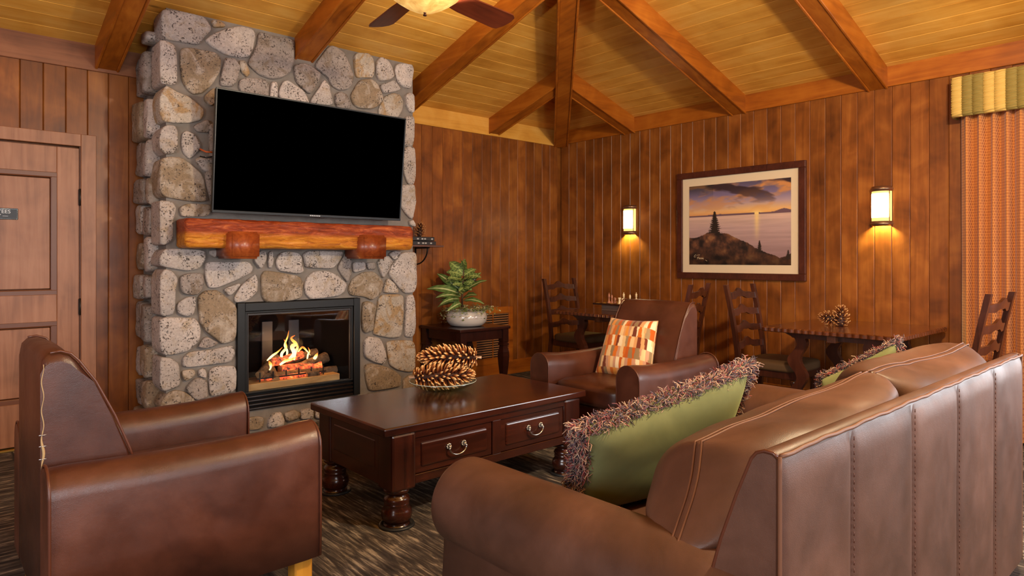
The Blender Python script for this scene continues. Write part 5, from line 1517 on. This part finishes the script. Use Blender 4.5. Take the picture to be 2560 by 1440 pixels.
# ================================================================== PICTURE
PI_Y, PI_Z = 3.1605, 1.5885
PIC = thing('framed_picture', 'framed sunset lake photograph with pine tree in a cream mat', 'picture', (XB, PI_Y, PI_Z))
hw2, hh2 = .6405, .5165
def fbox(name, y0, y1, z0, z1, x0, x1, mat, r=.004, par=PIC): return MB().rbox(x0, x1, y0, y1, z0, z1, r, 2).build(name, mat, par)
M['frame_wood'] = wood('frame_mahogany', srgb(50, 22, 16), srgb(78, 36, 24), srgb(98, 50, 32), 2, .35, .45, along=14, across=30)
fw = .06
fbox('frame_side', -hw2, hw2, hh2 - fw, hh2, -.034, 0, M['frame_wood']); fbox('frame_side', -hw2, hw2, -hh2, -hh2 + fw, -.034, 0, M['frame_wood'])
fbox('frame_side', -hw2, -hw2 + fw, -hh2 + fw, hh2 - fw, -.034, 0, M['frame_wood']); fbox('frame_side', hw2 - fw, hw2, -hh2 + fw, hh2 - fw, -.034, 0, M['frame_wood'])
MB().box(-.016, -.004, -hw2 + .02, hw2 - .02, -hh2 + .02, hh2 - .02).build('mat_board', M['mat_board'], PIC)
rng = np.random.default_rng(3)
def vnoise(u, v, fx, fy, seed, octv=4):
    out = np.zeros_like(u); amp = 1; tot = 0
    for o in range(octv):
        g = np.random.default_rng(seed + o).random((64, 64)); x, y = u * fx * 2 ** o, v * fy * 2 ** o
        i, j = np.floor(x).astype(int), np.floor(y).astype(int); fx_, fy_ = x - i, y - j; fx_ = fx_ * fx_ * (3 - 2 * fx_); fy_ = fy_ * fy_ * (3 - 2 * fy_)
        a = g[i % 64, j % 64] * (1 - fx_) + g[(i + 1) % 64, j % 64] * fx_; b_ = g[i % 64, (j + 1) % 64] * (1 - fx_) + g[(i + 1) % 64, (j + 1) % 64] * fx_
        out += amp * (a * (1 - fy_) + b_ * fy_); tot += amp; amp *= .55
    return out / tot
NU, NV = 300, 225
u, v = np.meshgrid(np.linspace(0, 1, NU + 1), np.linspace(0, 1, NV + 1))      # u to the viewer's right, v downwards
def lerpc(t, *stops):
    t = np.clip(t, 0, 1); out = np.zeros(t.shape + (3,))
    xs = [s[0] for s in stops]
    for k in range(3): out[..., k] = np.interp(t, xs, [s[1][k] for s in stops])
    return out
hor = .40
sky = lerpc(v / hor, (0, (92, 82, 104)), (.35, (126, 110, 140)), (.62, (176, 150, 160)), (.85, (226, 176, 120)), (1, (222, 150, 84)))
cl_ = vnoise(u + v * .6, v, 4.5, 9, 10); k_ = np.clip((cl_ - .50) * 6, 0, 1)[..., None] * np.clip(1.25 - v / hor, 0, 1)[..., None]
sky = sky * (1 - k_) + np.array((206, 140, 84)) * k_
k_ = (np.clip((vnoise(u * .9 - v * .9, v * 1.2, 4, 8, 30) - .52) * 8, 0, 1) * np.clip(1.2 - v / hor * 1.3, 0, 1))[..., None]
sky = sky * (1 - k_) + np.array((60, 44, 48)) * k_
k_ = np.clip(np.exp(-((v / .10) ** 2)) * (np.abs(u - .12) < .14), 0, 1)[..., None] * .6; sky = sky * (1 - k_) + np.array((52, 46, 44)) * k_
sun = np.exp(-(((u - .69) / .055) ** 2 + ((v - .385) / .035) ** 2))[..., None]; sky = sky * (1 - sun) + np.array((255, 236, 160)) * sun
gl = np.exp(-(((u - .69) / .3) ** 2 + ((v - .385) / .10) ** 2))[..., None] * .5; sky = sky * (1 - gl) + np.array((250, 196, 110)) * gl
wat = lerpc((v - hor) / .5, (0, (214, 178, 158)), (.3, (188, 156, 150)), (1, (146, 116, 116)))
rip = vnoise(u, v, 3, 40, 50, 3)[..., None]; wat = wat * (.92 + .16 * rip)
st_ = (np.exp(-((u - .69) / .022) ** 2) * np.clip(1 - (v - hor) / .33, 0, 1))[..., None] * .85; wat = wat * (1 - st_) + np.array((250, 214, 130)) * st_
img = np.where((v < hor)[..., None], sky, wat)
hills = hor - .012 - .02 * vnoise(u, u * 0, 6, 1, 60) - .03 * np.exp(-((u - .93) / .06) ** 2)
img = np.where(((v > hills) & (v < hor) & (np.abs(u - .69) > .02))[..., None], np.array((112, 84, 92)), img)
gline = np.interp(u, [0, .12, .2, .33, .42, .5, .6, .72, .82, .9, .95, 1], [.66, .65, .60, .60, .63, .68, .74, .82, .87, .91, .90, .86]) + .03 * (vnoise(u, u * 0, 24, 1, 70) - .5)
gt = vnoise(u, v, 16, 12, 80, 5); gcol = lerpc((gt - .25) * 2, (0, (40, 32, 30)), (.45, (84, 56, 44)), (.8, (120, 78, 54)), (1, (140, 98, 66)))
gcol *= (1 - .45 * np.clip((v - .75) / .25, 0, 1))[..., None]
img = np.where((v > gline)[..., None], gcol, img)
def pine(cx, top, bot, wid, seed):
    global img
    t = np.clip((v - top) / (bot - top), 0, 1); saw = .45 + .55 * np.abs(((t * 11 + .15 * np.sin(u * 90 + seed)) % 1))
    lim = wid * (.08 + .92 * t ** .85) * saw * (.75 + .5 * vnoise(u, v, 60, 40, seed, 2))
    msk = (v > top) & (v < bot) & (np.abs(u - cx) < lim)
    img = np.where(msk[..., None], np.array((48, 38, 32)), img)
pine(.272, .335, .605, .078, 3); pine(.715, .705, .835, .032, 4); pine(.975, .82, .93, .03, 5)
img = np.clip(img / 255.0, 0, 1); lin = np.where(img <= .04045, img / 12.92, ((img + .055) / 1.055) ** 2.4)
iy0, iy1, iz0, iz1 = .506, -.51, .381, -.381              # viewer's left is +y
pv = [(-.0185, iy0 + (iy1 - iy0) * i / NU, iz0 + (iz1 - iz0) * j / NV) for j in range(NV + 1) for i in range(NU + 1)]
mb = MB(); mb.add(pv, [(j * (NU + 1) + i, j * (NU + 1) + i + 1, (j + 1) * (NU + 1) + i + 1, (j + 1) * (NU + 1) + i) for j in range(NV) for i in range(NU)])
me = mb.mesh('photo_print'); set_colors(me, lin.reshape(-1, 3)); mesh_obj('photo_print', me, M['print'], PIC)
sg = MB()                                                 # handwritten signature, only a scribble at this distance
def scrib(pts): sg.tube([(-.0195, iy0 - a, iz1 + b) for a, b in pts], .0016, 5)
scrib([(.075, .098), (.058, .088), (.054, .074), (.062, .070), (.072, .078)])
scrib([(.070, .086), (.095, .092), (.118, .094)]); scrib([(.083, .068), (.11, .074)]); scrib([(.096, .072), (.090, .052)])
scrib([(.098, .054), (.106, .068), (.112, .054)]); scrib([(.116, .054), (.118, .070), (.126, .066), (.118, .060), (.127, .056), (.117, .053)])
scrib([(.136, .066), (.131, .058), (.138, .053), (.144, .060), (.137, .067)]); scrib([(.148, .052), (.150, .068), (.158, .064), (.150, .060), (.160, .052)])
scrib([(.178, .046), (.190, .038)]); scrib([(.186, .040), (.198, .034)])
sg.build('signature', plain('signature_ink', srgb(214, 190, 150), .6), PIC)

# ================================================================== WALL LAMPS
def sconce(lab, yc):
    S_ = thing('wall_sconce', lab, 'wall lamp', (XB, yc, 1.675), R(90), 'half-round wall lamps')
    # local frame: wall at y=0, lamp bulges towards +y
    r = .078
    MB().rbox(-r + .006, r - .006, -.003, .006, -.15, .15, .003, 1).build('back_plate', M['bronze'], S_)
    for z in (.135, -.135):
        s = 1 if z > 0 else -1
        prof = [(r - .012, z - .018 * s), (r, z - .018 * s), (r, z - .006 * s), (r + .004, z - .004 * s), (r + .004, z + .006 * s), (r - .003, z + .010 * s), (r - .004, z + .020 * s), (r - .014, z + .020 * s), (r - .014, z - .018 * s)]
        MB().lathe(prof, 24, (0, 0, 0), 0, math.pi).build('band', M['bronze'], S_)
    MB().lathe([(0, .150), (r - .006, .150), (r - .006, .142), (0, .142)], 24, (0, 0, 0), 0, math.pi).build('cap', M['bronze'], S_)
    MB().lathe([(r - .012, -.128), (r - .006, -.128), (r - .006, .128), (r - .012, .128), (r - .012, -.128)], 24, (0, 0, 0), R(0), R(180)).build('glass_shade', M['sconce_frost'], S_)
    MB().lathe([(r - .0055, -.09), (r - .003, -.09), (r - .003, .10), (r - .0055, .10), (r - .0055, -.09)], 24, (0, 0, 0), R(35), R(145)).build('lit_panel', M['sconce_glass'], S_)
    for a in (30, 150): MB().tube([((r - .002) * math.cos(R(a)), (r - .002) * math.sin(R(a)), z) for z in (-.13, .13)], .003, 6).build('rib', M['bronze'], S_)
    for nm, z, e in (('sconce_bulb', -.10, 14.0),):
        l = bpy.data.lights.new(nm, 'POINT'); l.energy = e; l.color = (1.0, .93, .36); l.shadow_soft_size = .02
        lo = bpy.data.objects.new(nm, l); link(lo); lo.location = (XB - .035, yc, 1.675 + z)
M['sconce_frost'] = emit('frosted_amber_glass', (1.0, .62, .16), .8, (.5, .4, .2))
sconce('bronze half-round wall lamp between the room corner and the picture', 4.40)
sconce('bronze half-round wall lamp between the picture and the curtain', 1.93)

# ================================================================== CURTAIN AND VALANCE
CU = thing('curtain', 'rust orange woven curtain hanging in deep folds from the valance', 'curtain', (XB - .09, 0.90, 0))
def fold_mesh(y0, y1, z0, z1, n_f, amp, seed):
    nu, nv = 160, 24; mb = MB(); uvs = []
    rg = random.Random(seed); ph = [rg.uniform(0, 6.28) for _ in range(4)]
    def fn(u, v_):
        z = z0 + (z1 - z0) * v_; y = y0 + (y1 - y0) * u
        a = amp * (.75 + .25 * (1 - v_))
        x = a * (math.sin(u * n_f * 6.283 + ph[0] + .5 * math.sin(u * 9 + ph[1])) + .35 * math.sin(u * n_f * 12.6 + ph[2] + v_ * .8)) + .008 * math.sin(v_ * 3 + u * 20)
        uvs.append(((y1 - y0) * u * 1.7, z)); return (x, y, z)
    mb.grid(fn, nu, nv); me = mb.mesh('cloth'); uv = me.uv_layers.new(name='UVMap')
    idx = np.zeros(len(me.loops), int); me.loops.foreach_get('vertex_index', idx)
    uv.data.foreach_set('uv', np.array(uvs, np.float32)[idx].ravel()); return me
mesh_obj('cloth', fold_mesh(.485, -.40, .02, 2.42, 11.3, .040, 3), M['curtain'], CU)
VA = thing('valance', 'ruched valance of gold and olive fabric bands above the curtain', 'valance', (XB - .16, 0.2, 2.41))
def band_mesh(w, seed):
    rg = random.Random(seed); off = [rg.uniform(0, 6.28) for _ in range(6)]
    prof = [(.15, .138), (.0, .140), (-.018, .136), (-.030, .12), (-.034, .08), (-.034, -.08), (-.030, -.125), (-.014, -.142), (.012, -.144), (.03, -.135)]
    pts = []
    for i in range(len(prof) - 1):
        a, b_ = prof[i], prof[i + 1]; L = math.hypot(b_[0] - a[0], b_[1] - a[1]); k = max(1, int(L / .0035))
        pts += [(a[0] + (b_[0] - a[0]) * j / k, a[1] + (b_[1] - a[1]) * j / k) for j in range(k)]
    pts.append(prof[-1]); n = len(pts)
    def fn(u, v_):
        x, z = pts[min(int(round(v_ * (n - 1))), n - 1)]
        e = math.sin(math.pi * u) ** .5; wv = math.sin(z * 380 + off[0] + 1.6 * math.sin(u * 3 + off[1])) + .5 * math.sin(z * 230 + off[2] + u * 4)
        return (x - .010 * e - .0048 * wv * (.6 + .4 * (1 - e)), (u - .5) * w, z)
    return MB().grid(fn, 7, n - 1).mesh('fabric_band')
bands = []
for i, mt in enumerate(('valance_gold', 'valance_gold', 'valance_olive', 'valance_olive')):
    me = band_mesh(.063, i); me.materials.append(M[mt]); bands.append(me)
for k in range(38):
    o = bpy.data.objects.new('fabric_band', bands[(k + 1) % 4]); o.location = (0, 1.18 - k * .063, 0); link(o, VA)
en = MB()
def fend(u, v_):
    z = -.14 + .28 * v_; return (-.03 + .185 * u, 1.214 + .012 * math.sin(math.pi * u) + .003 * math.sin(z * 500), z)
en.grid(fend, 6, 60).build('end_return', M['valance_gold'], VA)
MB().box(-.028, .155, -1.18, 1.205, -.11, .128).build('board', M['valance_olive'], VA)
